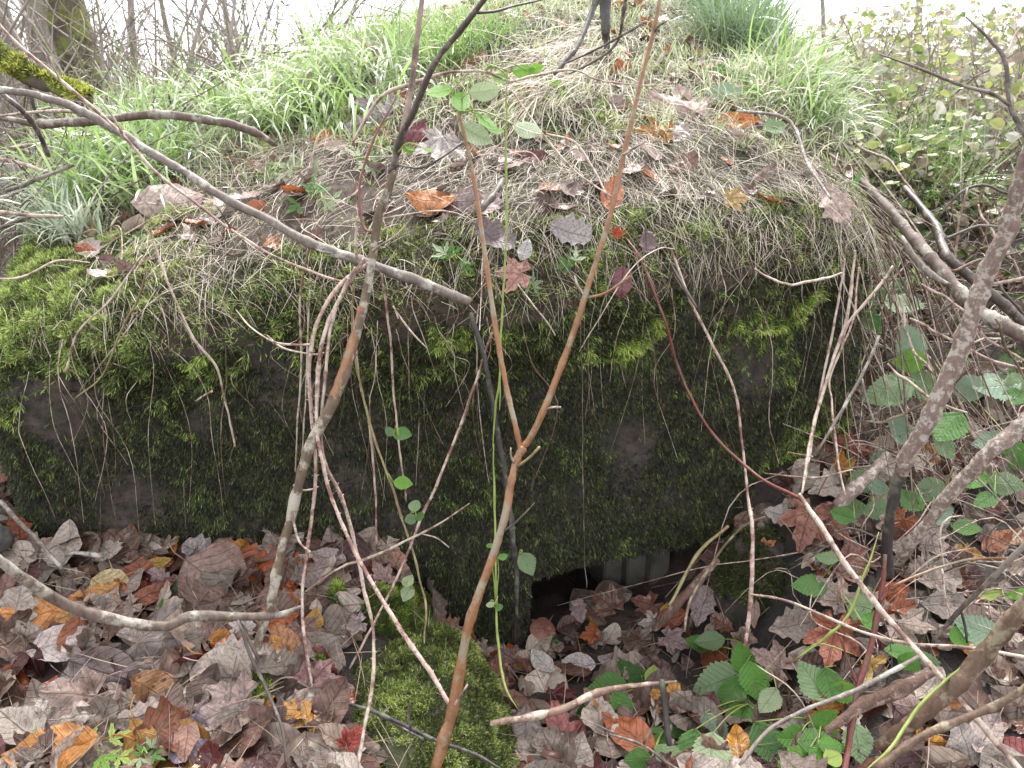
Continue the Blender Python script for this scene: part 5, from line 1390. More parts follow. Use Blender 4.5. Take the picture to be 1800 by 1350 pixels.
stem('dark_twig', [(455,1160,1.30),(440,1130,1.32),(425,1100,1.34),(418,1090,1.35)], [10,9,8,6], 'dark', label='short dark stub beside the foot of the lichened sapling', cat='twig')
stem('dark_twig', [(418,1090,1.31),(440,1150,1.28),(470,1215,1.24),(495,1280,1.18),(505,1355,1.12)], [7,9,9,7,5], 'dark', label='dark thin stem in front of the bright moss tuft', cat='stem')
stem('lichen_stick', [(0,880,1.62),(30,915,1.62),(70,955,1.62),(110,1000,1.60)], [12,11,9,8], 'grey', wob=0.004, label='grey stick leaning on the left corner of the block', cat='stick')
stem('lichen_stick', [(105,975,1.70),(140,972,1.68),(180,978,1.66)], [6,10,12], 'grey', label='short stick with pale blue lichen at the left base of the wall', cat='stick')
stem('lichen_twig', [(1820,940,1.36),(1760,1000,1.38),(1720,1040,1.40),(1680,1080,1.42),(1640,1130,1.42)], [14,14,12,10,8], 'dark', nm='stem', label='dark lichen-spotted twig on the right bank', cat='twig', parts=[('twig', [(1690,1075,1.42),(1697,1105,1.41),(1700,1130,1.40)], [7,6,5], 'black'), ('twig', [(1760,1000,1.38),(1700,990,1.42),(1660,1005,1.45)], [5,4,3], 'dark')])
stem('arch_twig', [(620,250,1.95),(665,175,1.92),(720,148,1.88),(785,127,1.84),(850,126,1.80),(895,141,1.78),(940,134,1.78),(1010,122,1.80),(1060,140,1.84),(1150,150,1.9)], [8,10,9,7,6,6,7,5,4,3], 'tan', label='thin pale arching twig carrying bright green leaves across the mound', cat='twig', wob=0.006)
stem('woody_shoot', [(1055,-20,2.6),(1045,10,2.6),(1020,70,2.5),(1000,100,2.45),(975,130,2.4)], [30,14,12,11,9], 'black', label='dark stem leaning left at the top centre', cat='stem')
stem('woody_shoot', [(1062,-20,2.9),(1066,40,2.85),(1068,90,2.85),(1062,150,2.8)], [26,22,13,16], 'black', label='dark upright stem at the top centre', cat='stem', wob=0.02)
stem('woody_shoot', [(1102,-20,2.3),(1095,30,2.35),(1085,75,2.4),(1050,105,2.4),(1000,130,2.42)], [9,9,7,6,4], 'dark', label='thin dark stem crossing at the top right of centre', cat='stem')
stem('woody_shoot', [(1135,38,2.1),(1080,70,2.15),(1030,95,2.2),(990,112,2.25)], [6,6,5,4], 'dark', label='thin grey twig sloping left at the top centre', cat='twig')
stem('mound_twig', [(700,560,1.75),(690,520,1.80),(725,500,1.8)], [4,4,3], 'tan', label='thin bent twig on the block shoulder under the long branch', cat='twig')
stem('mound_twig', [(845,370,1.95),(870,340,2.0),(885,315,2.05)], [16,15,12], 'dark', label='short thick grey-brown stick half buried in the dead grass', cat='stick')
stem('mound_twig', [(1295,195,2.35),(1370,205,2.3),(1400,230,2.25),(1420,290,2.1),(1460,350,1.95)], [6,8,8,8,6], 'grey', label='grey twig along the right edge of the mound beside the grass', cat='twig')
stem('mound_twig', [(1170,450,1.92),(1200,500,1.86),(1225,540,1.82)], [7,8,6], 'dark', label='dark twig drooping over the shoulder right of the right fork', cat='twig')
stem('mound_twig', [(960,235,2.1),(1010,250,2.1),(1045,300,2.05),(1070,350,1.98)], [5,6,6,4], 'tan', label='pale bent stalk beside the right fork on the mound', cat='twig')
stem('mound_twig', [(900,160,2.1),(950,230,2.05),(1010,300,2.0),(1080,350,1.95)], [4,5,5,4], 'tan', label='long pale straw crossing the hollow below the dead tussock', cat='stem')
# thin twigs of the tangle on the right bank, each its own
TW = [((1620,500,1.9),(1700,560,1.85),(1800,640,1.8)), ((1600,560,1.9),(1680,600,1.9),(1760,600,1.9)), ((1660,420,2.2),(1740,400,2.2),(1830,420,2.2)), ((1700,330,2.4),(1690,420,2.3),(1650,520,2.2)), ((1720,360,2.3),(1760,440,2.2),(1820,520,2.2)), ((1580,520,1.95),(1600,600,1.9),(1640,660,1.85)),
      ((1730,470,1.9),(1780,520,1.9),(1830,600,1.9)), ((1600,440,2.1),(1680,470,2.1),(1790,440,2.1)), ((1690,600,1.9),(1740,640,1.9),(1800,650,1.9)), ((1560,640,1.95),(1630,700,1.85),(1700,730,1.8)), ((1650,380,2.5),(1720,330,2.5),(1800,350,2.5)), ((1750,560,1.7),(1780,620,1.7),(1820,700,1.7)),
      ((1500,250,2.8),(1560,290,2.7),(1600,340,2.6)), ((1480,480,1.95),(1400,500,1.86),(1330,470,1.92)), ((1640,560,2.0),(1700,520,2.0),(1760,500,2.0)), ((1520,740,1.9),(1580,735,1.86),(1640,700,1.84))]
for k, t in enumerate(TW):
    a_, b_, c_ = t
    stem('tangle_twig', list(t), [6, 7, 5], ['pink', 'tan', 'dark', 'brown'][k % 4], label=f"{['pinkish', 'pale', 'dark', 'brown'][k % 4]} tangle twig on the right bank, {['upper left', 'upper middle', 'upper right', 'middle', 'lower'][k % 5]} part" , cat='twig', group='tangle twigs behind the flaking bough', wob=0.02, sides=6)

# moss sleeves on the mossy branch
def moss_tube(ob, n, ln, wd, cd, cl, label, thr=0.0, zup=0.0):
    me = ob.data; V = np.empty(len(me.vertices) * 3, np.float32); me.vertices.foreach_get('co', V); V = V.reshape(-1, 3)
    Nn = np.empty(len(me.vertices) * 3, np.float32); me.vertices.foreach_get('normal', Nn); Nn = Nn.reshape(-1, 3)
    off = np.array(ob.location) + (np.array(ob.parent.location) if ob.parent else 0)
    i = rng.integers(0, len(V) - 12, n); j = i + rng.integers(0, 12, n); t = rng.random((n, 1))
    P_ = V[i] * (1 - t) + V[i + 1] * t; N_ = unit(Nn[i].astype(float))
    k = (fbm(P_[:, 0] * 9, P_[:, 1] * 9, P_[:, 2] * 9, o=3, seed=7) + zup * N_[:, 2] > thr)
    moss_on(P_[k] + off, N_[k], 3, ln, wd, cd, cl, np.full(k.sum(), 0.5), 0.3, 'moss', label)
mb = [o for o in bpy.data.objects if o.name.startswith('mossy_branch')][0].children[0]
moss_tube(mb, 9000, 0.014, 0.0035, lin((80, 84, 40)), lin((176, 184, 80)), 'yellow-green moss on the upper left broken branch', 0.05, 0.35)

# fine dead stems tangled over the right corner of the block and up its flank
def fine_arcs(n, fa, name, label, mat, r0, seed):
    arrs = []; rr = np.random.default_rng(seed)
    for k in range(n):
        a_, b_, sag = fa(rr); m_ = (a_ + b_) / 2 + np.array([rr.normal(0, .04), rr.normal(0, .03), sag])
        q1 = a_ * 0.6 + m_ * 0.4 + rr.standard_normal(3) * 0.02
        r = r0 * rr.uniform(0.5, 1.4)
        arrs.append(tube_arrays(np.array([a_, q1, m_, b_]), [r, r * 0.9, r * 0.8, r * 0.4], sides=5, n=14, cap=False, seed=k, wob=0.006, knob=0.3))
    V = np.vstack([a[0] for a in arrs]); F4 = []; n_ = 0
    for a in arrs: F4.append(a[1][0] + n_); n_ += len(a[0])
    link(name, mesh_from(name, V, np.vstack(F4), B[mat]), kind='stuff', label=label)
def arc_corner(rr):
    x = rr.uniform(0.72, 1.15); y = rr.uniform(2.15, 2.7); a_ = np.array([x, y, float(H(np.array([x]), np.array([y]))[0]) + 0.02])
    x2 = rr.uniform(0.85, 1.45); y2 = rr.uniform(1.75, 2.3); b_ = np.array([x2, y2, float(G(np.array([x2]), np.array([y2]))[0]) + 0.03])
    return a_, b_, rr.uniform(0.02, 0.16)
fine_arcs(34, arc_corner, 'undergrowth', 'tangle of fine dead bramble stems falling over the right corner of the block', 'tan', 0.0022, 1)
fine_arcs(40, arc_corner, 'undergrowth', 'tangle of thin brown stems at the right corner of the block', 'brown', 0.0028, 2)
def arc_bank(rr):
    x = rr.uniform(0.75, 1.9); y = rr.uniform(1.4, 3.0); a_ = np.array([x, y, float(G(np.array([x]), np.array([y]))[0]) + 0.01])
    x2 = x + rr.normal(0, .25); y2 = y + rr.normal(0, .15); b_ = np.array([x2, y2, float(G(np.array([x2]), np.array([y2]))[0]) + rr.uniform(0.01, 0.15)])
    return a_, b_, rr.uniform(0.0, 0.10)
fine_arcs(200, arc_bank, 'undergrowth', 'fine dead stems and twigs lying over the right bank', 'tan', 0.0018, 3)
fine_arcs(110, arc_bank, 'undergrowth', 'dark fine twigs lying over the right bank', 'dark', 0.0022, 4)
def arc_left(rr):
    x = rr.uniform(-1.9, -1.15); y = rr.uniform(2.0, 3.2); a_ = np.array([x, y, float(H(np.array([x]), np.array([y]))[0]) + 0.02])
    x2 = x + rr.normal(0, .35); y2 = y + rr.normal(0, .3); b_ = np.array([x2, y2, float(H(np.array([x2]), np.array([y2]))[0]) + rr.uniform(0.02, 0.3)])
    return a_, b_, rr.uniform(0.0, 0.12)
fine_arcs(120, arc_left, 'undergrowth', 'brushwood of thin brown twigs left of the mound', 'bow', 0.003, 5)
def arc_top(rr):
    x = rr.uniform(-1.1, 0.95); y = rr.uniform(1.85, 3.0); a_ = np.array([x, y, float(H(np.array([x]), np.array([y]))[0]) + 0.012])
    an = rr.uniform(0, 6.28); L = rr.uniform(0.12, 0.4); x2 = x + L * math.cos(an); y2 = y - abs(L * math.sin(an)) * 0.8
    b_ = np.array([x2, y2, float(H(np.array([x2]), np.array([y2]))[0]) + 0.012])
    if b_[2] < a_[2] - 0.35: b_[2] = a_[2] - 0.2
    return a_, b_, rr.uniform(0.01, 0.06)
fine_arcs(150, arc_top, 'undergrowth', 'thin bent dead stems lying across the top of the mound', 'tan', 0.0015, 6)

def arc_wall(rr):
    x = rr.uniform(-1.15, 0.93); y = float(Yf(x)); zt = float(edgeE(x)); z0 = zt - rr.uniform(0.02, 0.14)
    L = rr.uniform(0.08, 0.5); a_ = np.array([x, y - 0.03, z0]); b_ = np.array([x + rr.normal(0, .035), y - rr.uniform(0.025, 0.05), max(z0 - L, 0.33)])
    return a_, b_, 0.0
fine_arcs(55, arc_wall, 'dry_roots', 'hair-fine dead strands hanging down the front of the wall', 'tan', 0.0009, 8)
fine_arcs(40, arc_wall, 'dry_roots', 'dark hair-fine roots hanging down the front of the wall', 'brown', 0.0011, 9)

# ================================================================== green plants, leaf by leaf
GR = {'b': (96, 146, 56), 'd': (74, 112, 56), 'g': (126, 148, 108), 'p': (166, 178, 142), 'y': (170, 188, 100), 'bl': (136, 156, 134), 'm': (92, 134, 66), 'n': (122, 166, 66)}
GRW = {'b': 'bright green', 'd': 'dark green', 'g': 'grey-green'}
def plant(name, base, leaves, label, cat='bramble', kind='bramble', off=0.06, stemmat='green', sw=4, Y=None, group=None, curl=0.2):
    """leaves: (px,py,len,rot,colour[,kind]); off: how far above the surface, towards the camera"""
    if Y is None:
        S, _ = SURF(base[0], base[1]); bp = S[0]
    else: bp = PT(base[0], base[1], Y)
    root = link(name, None, None, loc=bp, label=label, cat=cat, group=group)
    hub = None
    pts3 = []
    for L in leaves:
        px, py, sz, rot, c = L[:5]; kd = L[5] if len(L) > 5 else kind
        if Y is None:
            S, _ = SURF(px, py); toc = unit((CAM - S)[0:1])[0]; p = S[0] + toc * off * rng.uniform(0.7, 1.4)
        else: p = PT(px, py, Y + rng.uniform(-0.02, 0.02)); toc = unit((CAM - p)[None])[0]
        dist = np.dot(p - CAM, FW); size = sz * dist / F * (1.18 if kind == 'bramble' else 1.05)
        nn = unit((toc * 0.8 + np.array([0, 0, 0.45]) + rng.standard_normal(3) * 0.28)[None])[0]
        a = R(rot); dv = RT * math.cos(a) + UP * math.sin(a)
        o = place_leaf('leaf', p, nn, dv, size, kd, GR[c], int(rng.integers(6)), curl, parent=root, mat=M_GREEN)
        fr = frame(nn, dv); basep = p - fr[:, 1] * size * 0.5
        pts3.append(basep)
    pts3 = np.array(pts3); cen = pts3.mean(0) if len(pts3) > 1 else pts3[0]
    for bpt in pts3:
        mid = (bp * 0.35 + bpt * 0.65) + np.array([0, 0, 0.012]) + rng.standard_normal(3) * 0.004
        w = sw * 0.5 * 1.5 / F
        V, Fc, _, _ = tube_arrays(np.array([bp, bp * 0.5 + mid * 0.5 + np.array([0, 0, .008]), mid, bpt]), [w * 1.2, w, w * 0.8, w * 0.7], sides=5, n=12, seed=int(rng.integers(999)))
        link('stalk', mesh_from('stalk', V - bp, [f for f in Fc if len(f)], B[stemmat]), root)
    return root
plant('bramble_shoot', (1130,1215), [(1067,1208,62,180,'m'),(1113,1185,40,150,'d'),(1090,1254,66,-78,'m'),(1038,1252,60,208,'d'),(1147,1192,40,-90,'y','oval'),(1100,1172,30,150,'d')], 'large glossy bramble shoot with dark leaves and one yellow-green leaf above the dark peg')
plant('bramble_shoot', (1330,1165), [(1307,1157,50,112,'b'),(1327,1198,62,-80,'b'),(1283,1218,64,-108,'m'),(1247,1127,46,185,'g'),(1350,1232,46,240,'p'),(1262,1200,80,200,'g'),(1225,1130,40,170,'m')], 'bright fresh bramble shoot pointing upwards under the long pinkish stem')
plant('bramble_shoot', (1330,1235), [(1303,1270,74,248,'b'),(1217,1323,68,-100,'m'),(1250,1328,76,-92,'p'),(1255,1288,60,-70,'bl')], 'bramble shoot with one long drooping bright leaf and a pale one at the bottom')
plant('bramble_shoot', (1475,1180), [(1430,1197,68,115,'g'),(1457,1204,50,-75,'m'),(1487,1217,44,5,'n')], 'bramble sprig of three leaves touching the red stem on its left')
plant('bramble_shoot', (1445,1270), [(1453,1272,52,52,'b'),(1397,1298,56,182,'b'),(1433,1302,52,-12,'m'),(1398,1336,58,200,'n'),(1347,1308,66,-72,'d'),(1462,1312,40,-10,'b'),(1507,1305,58,-80,'g'),(1447,1338,50,-60,'b'),(1463,1332,32,30,'y','round')], 'dense low bramble with rounded bright leaves at the bottom right of centre')
plant('bramble_shoot', (1640,770), [(1590,537,58,-40,'g'),(1600,600,66,125,'bl'),(1598,634,48,185,'n'),(1560,685,78,192,'g'),(1625,676,60,115,'g'),(1580,745,38,160,'bl'),(1668,752,66,235,'m'),(1592,768,50,-50,'bl')], 'bramble shoot with big grey-green leaves hanging along the right corner of the wall', off=0.26)
plant('bramble_shoot', (1700,700), [(1700,680,54,170,'bl'),(1750,680,74,185,'bl'),(1790,672,40,0,'g'),(1740,776,50,180,'bl'),(1785,700,38,-20,'m'),(1660,790,40,-60,'g')], 'bluish-green bramble leaves between the two pale boughs', off=0.16)
plant('bramble_shoot', (1520,915), [(1492,896,54,5,'g'),(1542,896,46,190,'g'),(1540,855,36,150,'bl'),(1512,846,50,200,'g'),(1545,808,32,60,'bl')], 'grey-green bramble leaves at the base of the black stem', off=0.1)
plant('leafy_seedling', (1700,850), [(1710,843,56,-105,'b')], 'single bright green leaf under the pale broken bough', off=0.06)
plant('bramble_shoot', (1445,1020), [(1457,980,40,140,'g'),(1423,1027,54,180,'m'),(1518,1062,58,100,'g'),(1530,1090,30,60,'b')], 'bramble leaves along the long straight pale cane', off=0.08)
plant('bramble_shoot', (1600,1160), [(1583,1147,54,180,'m'),(1598,1165,36,-30,'b'),(1627,1165,44,10,'g')], 'small bramble leaves right of the golden leaf', off=0.05)
plant('bramble_shoot', (1700,1140), [(1717,1108,68,150,'bl'),(1687,1120,34,-70,'b','round')], 'pale bluish leaf and a round bright leaf on the right bank', off=0.06)
plant('bramble_shoot', (1760,1040), [(1737,1044,46,8,'y','narrow'),(1790,1042,40,5,'n','narrow')], 'two narrow yellow-green leaves at the right edge', off=0.05)
plant('leafy_seedling', (300,1075), [(303,1042,46,80,'g'),(288,1068,38,225,'m')], 'two grey-green leaves in the litter above the bend of the grey branch', cat='seedling', off=0.03, kind='oval')
plant('leafy_seedling', (140,1170), [(143,1150,58,100,'bl','maple')], 'single bluish lobed leaf below the left end of the grey branch', cat='seedling', off=0.04)
plant('hanging_sprig', (700,765), [(684,758,18,130,'g'),(708,764,32,-20,'m')], 'two tiny ragged green leaves on a hanging stem in front of the wall', cat='sprig', Y=1.60, sw=3)
plant('hanging_sprig', (684,848), [(709,850,30,-8,'n')], 'one small bright green leaf on the wall beside the olive stem', cat='sprig', Y=1.60, sw=3)
plant('hanging_sprig', (722,905), [(730,890,22,80,'g','round'),(722,912,20,200,'g','round'),(738,908,18,-20,'m','round')], 'cluster of small round green leaves where the hanging stems cross', cat='sprig', Y=1.55, sw=3)
plant('hanging_sprig', (726,1035), [(718,1020,24,70,'p'),(716,1043,28,250,'p')], 'two pale green leaves above the mossy stone', cat='sprig', Y=1.50, sw=3)
plant('hanging_sprig', (872,1065), [(862,1063,14,180,'p','round'),(877,1067,14,0,'m','round'),(884,978,16,20,'m','round'),(861,960,12,150,'m','round')], 'tiny leaflets on the bright green stem', cat='sprig', Y=1.46, sw=3)
plant('hanging_sprig', (912,975), [(925,992,38,-60,'g')], 'pale grey-green leaf hanging on the dark dead stem', cat='sprig', Y=1.62, sw=3)
plant('green_sprig', (850,126), [(880,138,32,160,'n','oval'),(920,124,36,5,'n','oval'),(942,120,26,20,'n','oval'),(772,162,40,190,'n','round')], 'bright green leaves on the pale arching twig', cat='sprig', Y=1.80, sw=3)
plant('green_sprig', (808,200), [(812,180,36,-90,'n','round'),(855,215,40,-30,'n','oval'),(872,230,26,0,'n','oval'),(835,235,60,-20,'p','oval'),(928,228,50,-30,'p','oval'),(852,160,50,10,'p','oval')], 'bright and silvery leaves at the tip of the left fork', cat='sprig', Y=1.5, sw=3)
plant('green_sprig', (700,268), [(718,263,20,170,'n','oval'),(752,263,20,10,'n','oval')], 'pair of tiny bright leaves beside the left sapling', cat='sprig', Y=1.6, sw=3)
plant('green_sprig', (985,175), [(980,158,40,-40,'n','oval'),(995,172,24,-60,'n','oval')], 'small bright leaf below the arching twig', cat='sprig', off=0.05, sw=3)
plant('bramble_shoot', (1280,160), [(1285,117,28,100,'n','round'),(1262,128,28,180,'b','round'),(1298,140,34,-20,'b','round'),(1270,136,24,200,'n','round'),(1275,165,50,180,'bl','oval'),(1320,168,40,0,'b','oval')], 'small bramble with round bright leaves high on the right of the mound', off=0.1)
plant('bramble_shoot', (1400,225), [(1425,217,52,-5,'m','oval'),(1392,202,26,180,'m','oval'),(1360,225,44,200,'g','oval')], 'flat green leaves lying over the right edge of the mound', off=0.08)
plant('bramble_shoot', (1590,300), [(1592,273,46,10,'n'),(1620,283,50,5,'n'),(1572,283,30,185,'n')], 'bright yellow-green trefoil in front of the right grass', off=0.12)
plant('bramble_shoot', (1530,340), [(1500,322,48,-15,'m','oval'),(1508,305,30,-5,'g','oval'),(1548,385,38,-20,'n','oval'),(1580,412,46,-30,'n','oval'),(1555,380,30,-40,'m','oval')], 'line of green leaves down the dark bough', off=0.1)
plant('bramble_shoot', (1610,470), [(1620,485,44,-30,'n','maple'),(1605,440,50,-80,'bl','oval'),(1583,505,50,200,'d','oval')], 'lobed bright leaf and bluish leaf at the end of the broken grey stub', off=0.14)
plant('bramble_shoot', (1480,740), [(1530,570,46,-60,'m'),(1560,470,44,200,'m','oval'),(1540,520,34,-100,'g'),(1480,905,36,160,'m')], 'scattered small leaves in the tangle over the right corner of the wall', off=0.12)
plant('bramble_shoot', (1640,870), [(1655,905,44,30,'bl'),(1630,860,52,200,'g'),(1700,930,40,-30,'m'),(1600,880,44,120,'m')], 'bramble leaves under the fork of the pale boughs', off=0.08)
plant('bramble_shoot', (1750,830), [(1770,850,50,-20,'g'),(1730,880,40,220,'m'),(1790,800,46,80,'m')], 'bramble leaves at the right edge below the pale broken bough', off=0.1)
plant('bramble_shoot', (1170,1290), [(1150,1300,50,200,'m'),(1195,1275,46,20,'d'),(1180,1330,54,-60,'g'),(1120,1335,44,180,'m')], 'low bramble leaves around the dark peg', off=0.05)
# ferny herbs
def herb(name, px, py, n, size, c, label, off=0.02, R0=30):
    ls = []
    for k in range(n):
        a = rng.uniform(0, 360); r = R0 * math.sqrt(rng.random())
        ls.append((px + r * math.cos(R(a)) * 1.2, py - r * math.sin(R(a)) * 0.8, size * rng.uniform(0.7, 1.2), a, c[int(rng.integers(len(c)))], 'herb'))
    return plant(name, (px, py + 6), ls, label, cat='herb', kind='herb', off=off, sw=3)
herb('herb', 510, 300, 8, 46, ['p', 'g'], 'white-flecked divided herb leaves on the mound left of the lichened sapling', 0.04, 48)
herb('herb', 555, 345, 7, 42, ['m', 'p'], 'greener divided herb leaves on the mound just below the white-flecked ones', 0.04, 40)
herb('herb', 650, 280, 6, 44, ['p', 'm'], 'divided herb leaves touching the left sapling on the mound', 0.04, 34)
herb('herb', 800, 455, 6, 34, ['m', 'p'], 'small divided herb on the shoulder left of the salmon leaf', 0.03, 32)
herb('herb', 935, 505, 4, 34, ['g'], 'grey-green herb leaves hanging under the salmon leaf', 0.03, 16)
herb('herb', 1010, 462, 5, 30, ['p', 'm'], 'pale herb leaves on the shoulder between the forks', 0.03, 30)
herb('herb', 1080, 195, 12, 22, ['y', 'm'], 'patch of tiny yellow-green leaves behind the right fork', 0.02, 40)
herb('herb', 1085, 230, 10, 20, ['y', 'm'], 'second patch of tiny yellow-green leaves just below behind the right fork', 0.02, 34)
herb('herb', 190, 490, 4, 40, ['g', 'm'], 'dull green lobed leaves in the left moss', 0.02, 26)
herb('herb', 262, 430, 5, 34, ['p', 'm'], 'pale herb leaves at the upper edge of the left moss', 0.02, 24)
herb('herb', 50, 1290, 5, 34, ['y', 'g'], 'yellow-green ferny leaves at the lower left edge', 0.05, 34)
herb('herb', 172, 1318, 9, 44, ['y', 'n'], 'bright yellow-green ferny herb in the lower left', 0.06, 44)
herb('herb', 250, 1325, 6, 40, ['p', 'm'], 'pale ferny herb right of the bright one', 0.05, 30)
herb('herb', 245, 1240, 2, 22, ['y'], 'tiny yellow-green sprig on the speckled leaf', 0.03, 8)
herb('herb', 955, 1120, 6, 20, ['m', 'd'], 'little green sprout at the left corner of the wall opening', 0.02, 22)
herb('herb', 130, 310, 10, 30, ['y', 'n'], 'loose yellow-green herb behind the left moss cushion', 0.05, 44)
herb('herb', 440, 250, 8, 26, ['p', 'y'], 'fine pale herb at the end of the bowed branch', 0.05, 30)
# bright moss tufts beside the stems in the litter
def tuft(px, py, w, h, label, col=(132, 154, 68)):
    S = []
    n = int(w * h * 1.1)
    ang = rng.uniform(0, 6.28, n); rr_ = np.sqrt(rng.random(n))
    P_, ok = SURF(px + w * 0.5 * rr_ * np.cos(ang), py + h * 0.5 * rr_ * np.sin(ang))
    toc = unit(CAM - P_); hh = (1 - rr_[:len(P_)]) * 0.02
    P_ = P_ + np.array([0, 0, 1.0]) * (0.012 + hh)[:, None] + toc * 0.01
    o = moss_on(P_, np.tile(np.array([0, -0.3, 0.95]), (len(P_), 1)), 3, 0.011, 0.0022, lin((60, 70, 36)), lin(col), np.full(len(P_), 0.6), 0.0, 'moss', label)
tuft(458, 1212, 40, 70, 'small bright moss tuft at the foot of the lichened sapling')
tuft(560, 1180, 50, 24, 'thin moss tuft right of the lichened sapling foot')
tuft(594, 1055, 24, 50, 'moss tuft in the litter left of the mossy stone')
tuft(700, 1080, 120, 90, 'green moss on the soil behind the mossy stone')



# ================================================================== background: woods and scrub
def grow(base, hgt, r0, seed, depth=3, lean=(0, 0), spread=0.7, first=0.3, nb=6):
    rr = np.random.default_rng(seed)
    trunk = None; br = []
    def rec(p, d, L, r, lev):
        nonlocal trunk
        k = 5; P = [p]
        for _ in range(k):
            d = unit((d + rr.standard_normal(3) * 0.10 * (1 + lev) + np.array([0, 0, 0.03]))[None])[0]
            P.append(P[-1] + d * L / k)
        arr = tube_arrays(np.array(P), [r, r * 0.75, r * 0.4], sides=[12, 6, 4, 3][min(lev, 3)], n=[18, 8, 5, 4][min(lev, 3)], seed=int(rr.integers(9999)), cap=False)
        if lev == 0: trunk = arr
        else: br.append(arr)
        if lev < depth:
            m = nb if lev == 0 else 4
            for q in range(m):
                t = rr.uniform(first if lev == 0 else 0.2, 1.0); i = min(int(t * k), k - 1); f = t * k - i
                pp = P[i] * (1 - f) + P[i + 1] * f
                dn = unit((d * 0.6 + rr.standard_normal(3) * spread)[None])[0]
                rec(pp, dn, L * rr.uniform(0.35, 0.6), r * (1 - 0.6 * t) * 0.45, lev + 1)
    rec(np.asarray(base, float), unit(np.array([[lean[0], lean[1], 1.0]]))[0], hgt, r0, 0)
    return trunk, br
def merge(arrs):
    V, F4, F3, n = [], [], [], 0
    for a in arrs:
        v, f = a[0], a[1]
        V.append(v); F4.append(f[0] + n)
        if len(f[1]): F3.append(f[1] + n)
        n += len(v)
    return np.vstack(V), [np.vstack(F4)] + ([np.vstack(F3)] if F3 else [])
def tree(x, Y, hgt, r0, seed, mat, label, lean=(0, 0), group='bare trees beyond the mound', nb=7, depth=3):
    z = float(G(np.array([x]), np.array([Y]))[0]) - 0.05
    tr, br = grow((x, Y, z), hgt, r0, seed, min(depth, 2), lean, nb=nb, first=0.25)
    root = link('bare_tree', None, None, loc=(x, Y, z), label=label, cat='tree', group=group)
    o = np.array([x, Y, z])
    link('trunk', mesh_from('trunk', tr[0] - o, [f for f in tr[1] if len(f)], B[mat]), root)
    V, f = merge(br)
    link('crown', mesh_from('crown', V - o, f, B[mat]), root)
def xat(px, Y): return float(PT(px, 120, Y)[0])
tree(xat(168, 6.5), 6.5, 7.0, 0.155, 5, 'mossy', 'mossy tree trunk at the upper left behind the grass', nb=6)
for k, (px, Y, r, h, lab) in enumerate([(18, 8.5, .15, 8, 'thick pale grey trunk at the upper left corner'), (48, 11, .10, 9, 'slim pale trunk second from the upper left corner'), (85, 9.5, .13, 9, 'grey trunk left of the mossy trunk'), (108, 15, .09, 10, 'thin far trunk just left of the mossy trunk'),
     (232, 12, .05, 8, 'thin stem right of the mossy trunk'), (318, 14, .045, 8, 'thin faint stem over the left grass'), (415, 15, .05, 9, 'lone dark stem against the white sky'), (1450, 16, .045, 7, 'faint stem over the right scrub'), (1610, 13, .06, 7, 'faint blotchy trunk at the upper right'), (130, 20, .12, 11, 'far pale trunk behind the mossy trunk'), (66, 22, .14, 12, 'farthest pale trunk at the upper left'), (-60, 9, .14, 9, 'trunk just outside the upper left corner'), (1900, 10, .1, 8, 'trunk beyond the upper right corner')]):
    tree(xat(px, Y), Y, h, r, 40 + k, 'fartree', lab, lean=(rng.uniform(-.06, .06), 0), nb=6 if px < 300 else 3, depth=3 if px < 300 else 2)
tr_ = [o for o in bpy.data.objects if o.name == 'bare_tree'][0].children[0]
moss_tube(tr_, 26000, 0.03, 0.012, lin((78, 84, 44)), lin((150, 166, 64)), 'patchy green moss on the trunk at the upper left', 0.02)
# thicket of thin twigs at the left, scrub at the right
def thicket(n, fx, fy, hgt, mat, name, label, sub=5, r0=0.006, seed=3):
    arrs = []
    rr = np.random.default_rng(seed)
    for k in range(n):
        x, y = fx(rr), fy(rr); z = float(G(np.array([x]), np.array([y]))[0]) - 0.03
        d = unit(np.array([[rr.normal(0, .35), rr.normal(0, .35), 1.0]]))[0]; L = hgt * rr.uniform(0.4, 1.3)
        P = [np.array([x, y, z])]
        for _ in range(5):
            d = unit((d + rr.standard_normal(3) * 0.16)[None])[0]; P.append(P[-1] + d * L / 5)
        P = np.array(P); r = r0 * rr.uniform(0.5, 1.5)
        arrs.append(tube_arrays(P, [r, r * 0.7, r * 0.3], sides=4, n=8, cap=False, seed=k))
        for q in range(sub):
            i = rr.integers(1, 5); dd_ = unit((d * 0.4 + rr.standard_normal(3) * 0.7 + np.array([0, 0, .1]))[None])[0]
            e = P[i] + dd_ * L * rr.uniform(0.15, 0.4); m_ = (P[i] + e) / 2 + rr.standard_normal(3) * L * 0.03
            arrs.append(tube_arrays(np.array([P[i], m_, e]), [r * 0.5, r * 0.35, r * 0.15], sides=3, n=5, cap=False, seed=k))
    V, f = merge(arrs)
    return link(name, mesh_from(name, V, f, B[mat]), kind='stuff', label=label)
thicket(800, lambda r: r.uniform(-7, -1.1), lambda r: r.uniform(3.2, 13), 1.6, 'fartree', 'undergrowth', 'grey tangle of thin bare twigs in the woods at the upper left', 6, 0.009, 3)
thicket(120, lambda r: r.uniform(-2.2, -1.35), lambda r: r.uniform(2.0, 3.4), 0.55, 'brown', 'undergrowth', 'brown twigs and brushwood left of the mound', 5, 0.004, 4)
thicket(600, lambda r: r.uniform(1.2, 6), lambda r: r.uniform(3.2, 8), 0.5, 'fartree', 'undergrowth', 'low tangle of thin stems in the scrub at the upper right', 5, 0.005, 5)
thicket(260, lambda r: r.uniform(1.0, 2.4), lambda r: r.uniform(2.2, 4.0), 0.32, 'brown', 'undergrowth', 'dead brown bramble stems on the bank at the right', 5, 0.0032, 6)
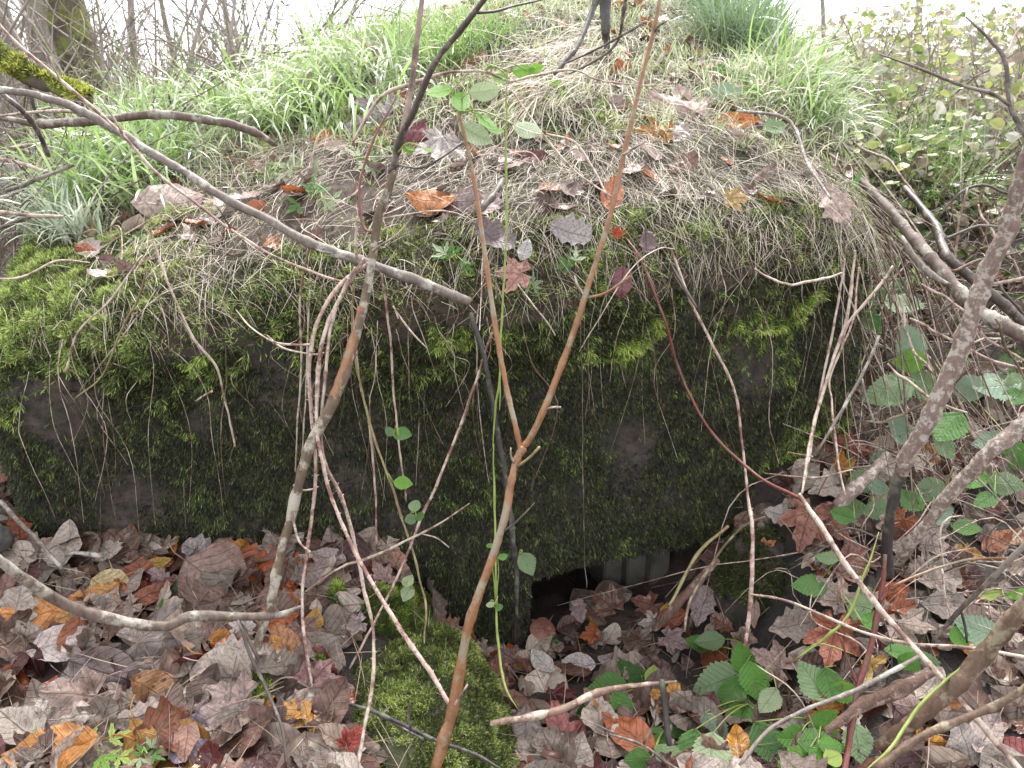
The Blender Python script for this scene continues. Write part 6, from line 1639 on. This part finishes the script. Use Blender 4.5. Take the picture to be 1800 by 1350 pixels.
def scr(n, x0, x1, y0, y1, z0, z1, size, pal, kinds, label, mat, k8, name='undergrowth'):
    x = rng.uniform(x0, x1, n); y = rng.uniform(y0, y1, n); ok = Dist(x, y) < -0.02; x, y = x[ok], y[ok]
    z = G(x, y) + z0 + (z1 - z0) * rng.random(len(x)) ** 1.6
    return mass_leaves(len(x), x, y, z, size, pal, kinds, '', name, label, 0.9, mat, 0.0, k8, 0.3)
scr(6500, 1.0, 5.6, 3.0, 8.0, 0.0, 0.42, 0.055, [(180, 188, 118), (206, 206, 130), (150, 170, 98), (216, 208, 180), (212, 206, 196), (186, 164, 148)], ['oval', 'round', 'round'], 'yellowing small-leaved scrub at the upper right', M_GREENA, 0.8)
scr(1500, 0.95, 2.6, 2.2, 3.6, 0.0, 0.14, 0.05, [(120, 146, 84), (150, 124, 110), (168, 150, 138), (110, 88, 76), (96, 124, 66)], ['oval', 'round', 'oak'], 'mixed small leaves on the bank right of the mound', M_GREENA, 0.6)
scr(1200, -5, -1.3, 2.0, 8, 0.0, 0.12, 0.06, [(130, 116, 104), (160, 144, 132), (112, 140, 70), (150, 120, 100)], ['oval', 'oak', 'round'], 'fallen leaves and low greenery on the woodland floor at the left', M_DEADA, 0.7)
scr(2600, -9, 9, 8, 22, 0.0, 0.3, 0.12, [(150, 140, 120), (170, 160, 140), (130, 144, 90)], ['oval', 'round'], 'pale far ground litter beyond the mound', M_DEADA, 0.9)


scr(2600, 1.15, 3.4, 2.8, 5.2, 0.0, 0.25, 0.05, [(176, 184, 118), (150, 168, 104), (206, 196, 170), (186, 170, 156), (150, 132, 118)], ['oval', 'round', 'oval'], 'nearer small-leaved scrub beyond the right grass', M_GREENA, 0.8)

bag = Bag()
n = 2600; x = rng.uniform(1.1, 5.5, n); y = rng.uniform(2.9, 7.5, n); ok = Dist(x, y) < -0.05; x, y = x[ok], y[ok]
stalks(bag, x, y, 0.34, 0.004, (0, 0, 0), lin((170, 152, 132)), lin((222, 212, 194)), 0.9, 1.0, 0.5, K=5, curl=0.5)
link('dry_grass', bag.mesh('dry_grass', M_STALK), kind='stuff', label='tangled pale dry grass through the scrub at the upper right')
bag = Bag()
n = 900; x = rng.uniform(-4.5, -1.3, n); y = rng.uniform(2.2, 6.5, n)
stalks(bag, x, y, 0.4, 0.004, (0, 0, 0), lin((140, 122, 108)), lin((196, 184, 170)), 0.9, 1.0, 0.4, K=5, curl=0.4)
link('dry_grass', bag.mesh('dry_grass', M_STALK), kind='stuff', label='pale dead stalks in the woods at the upper left')
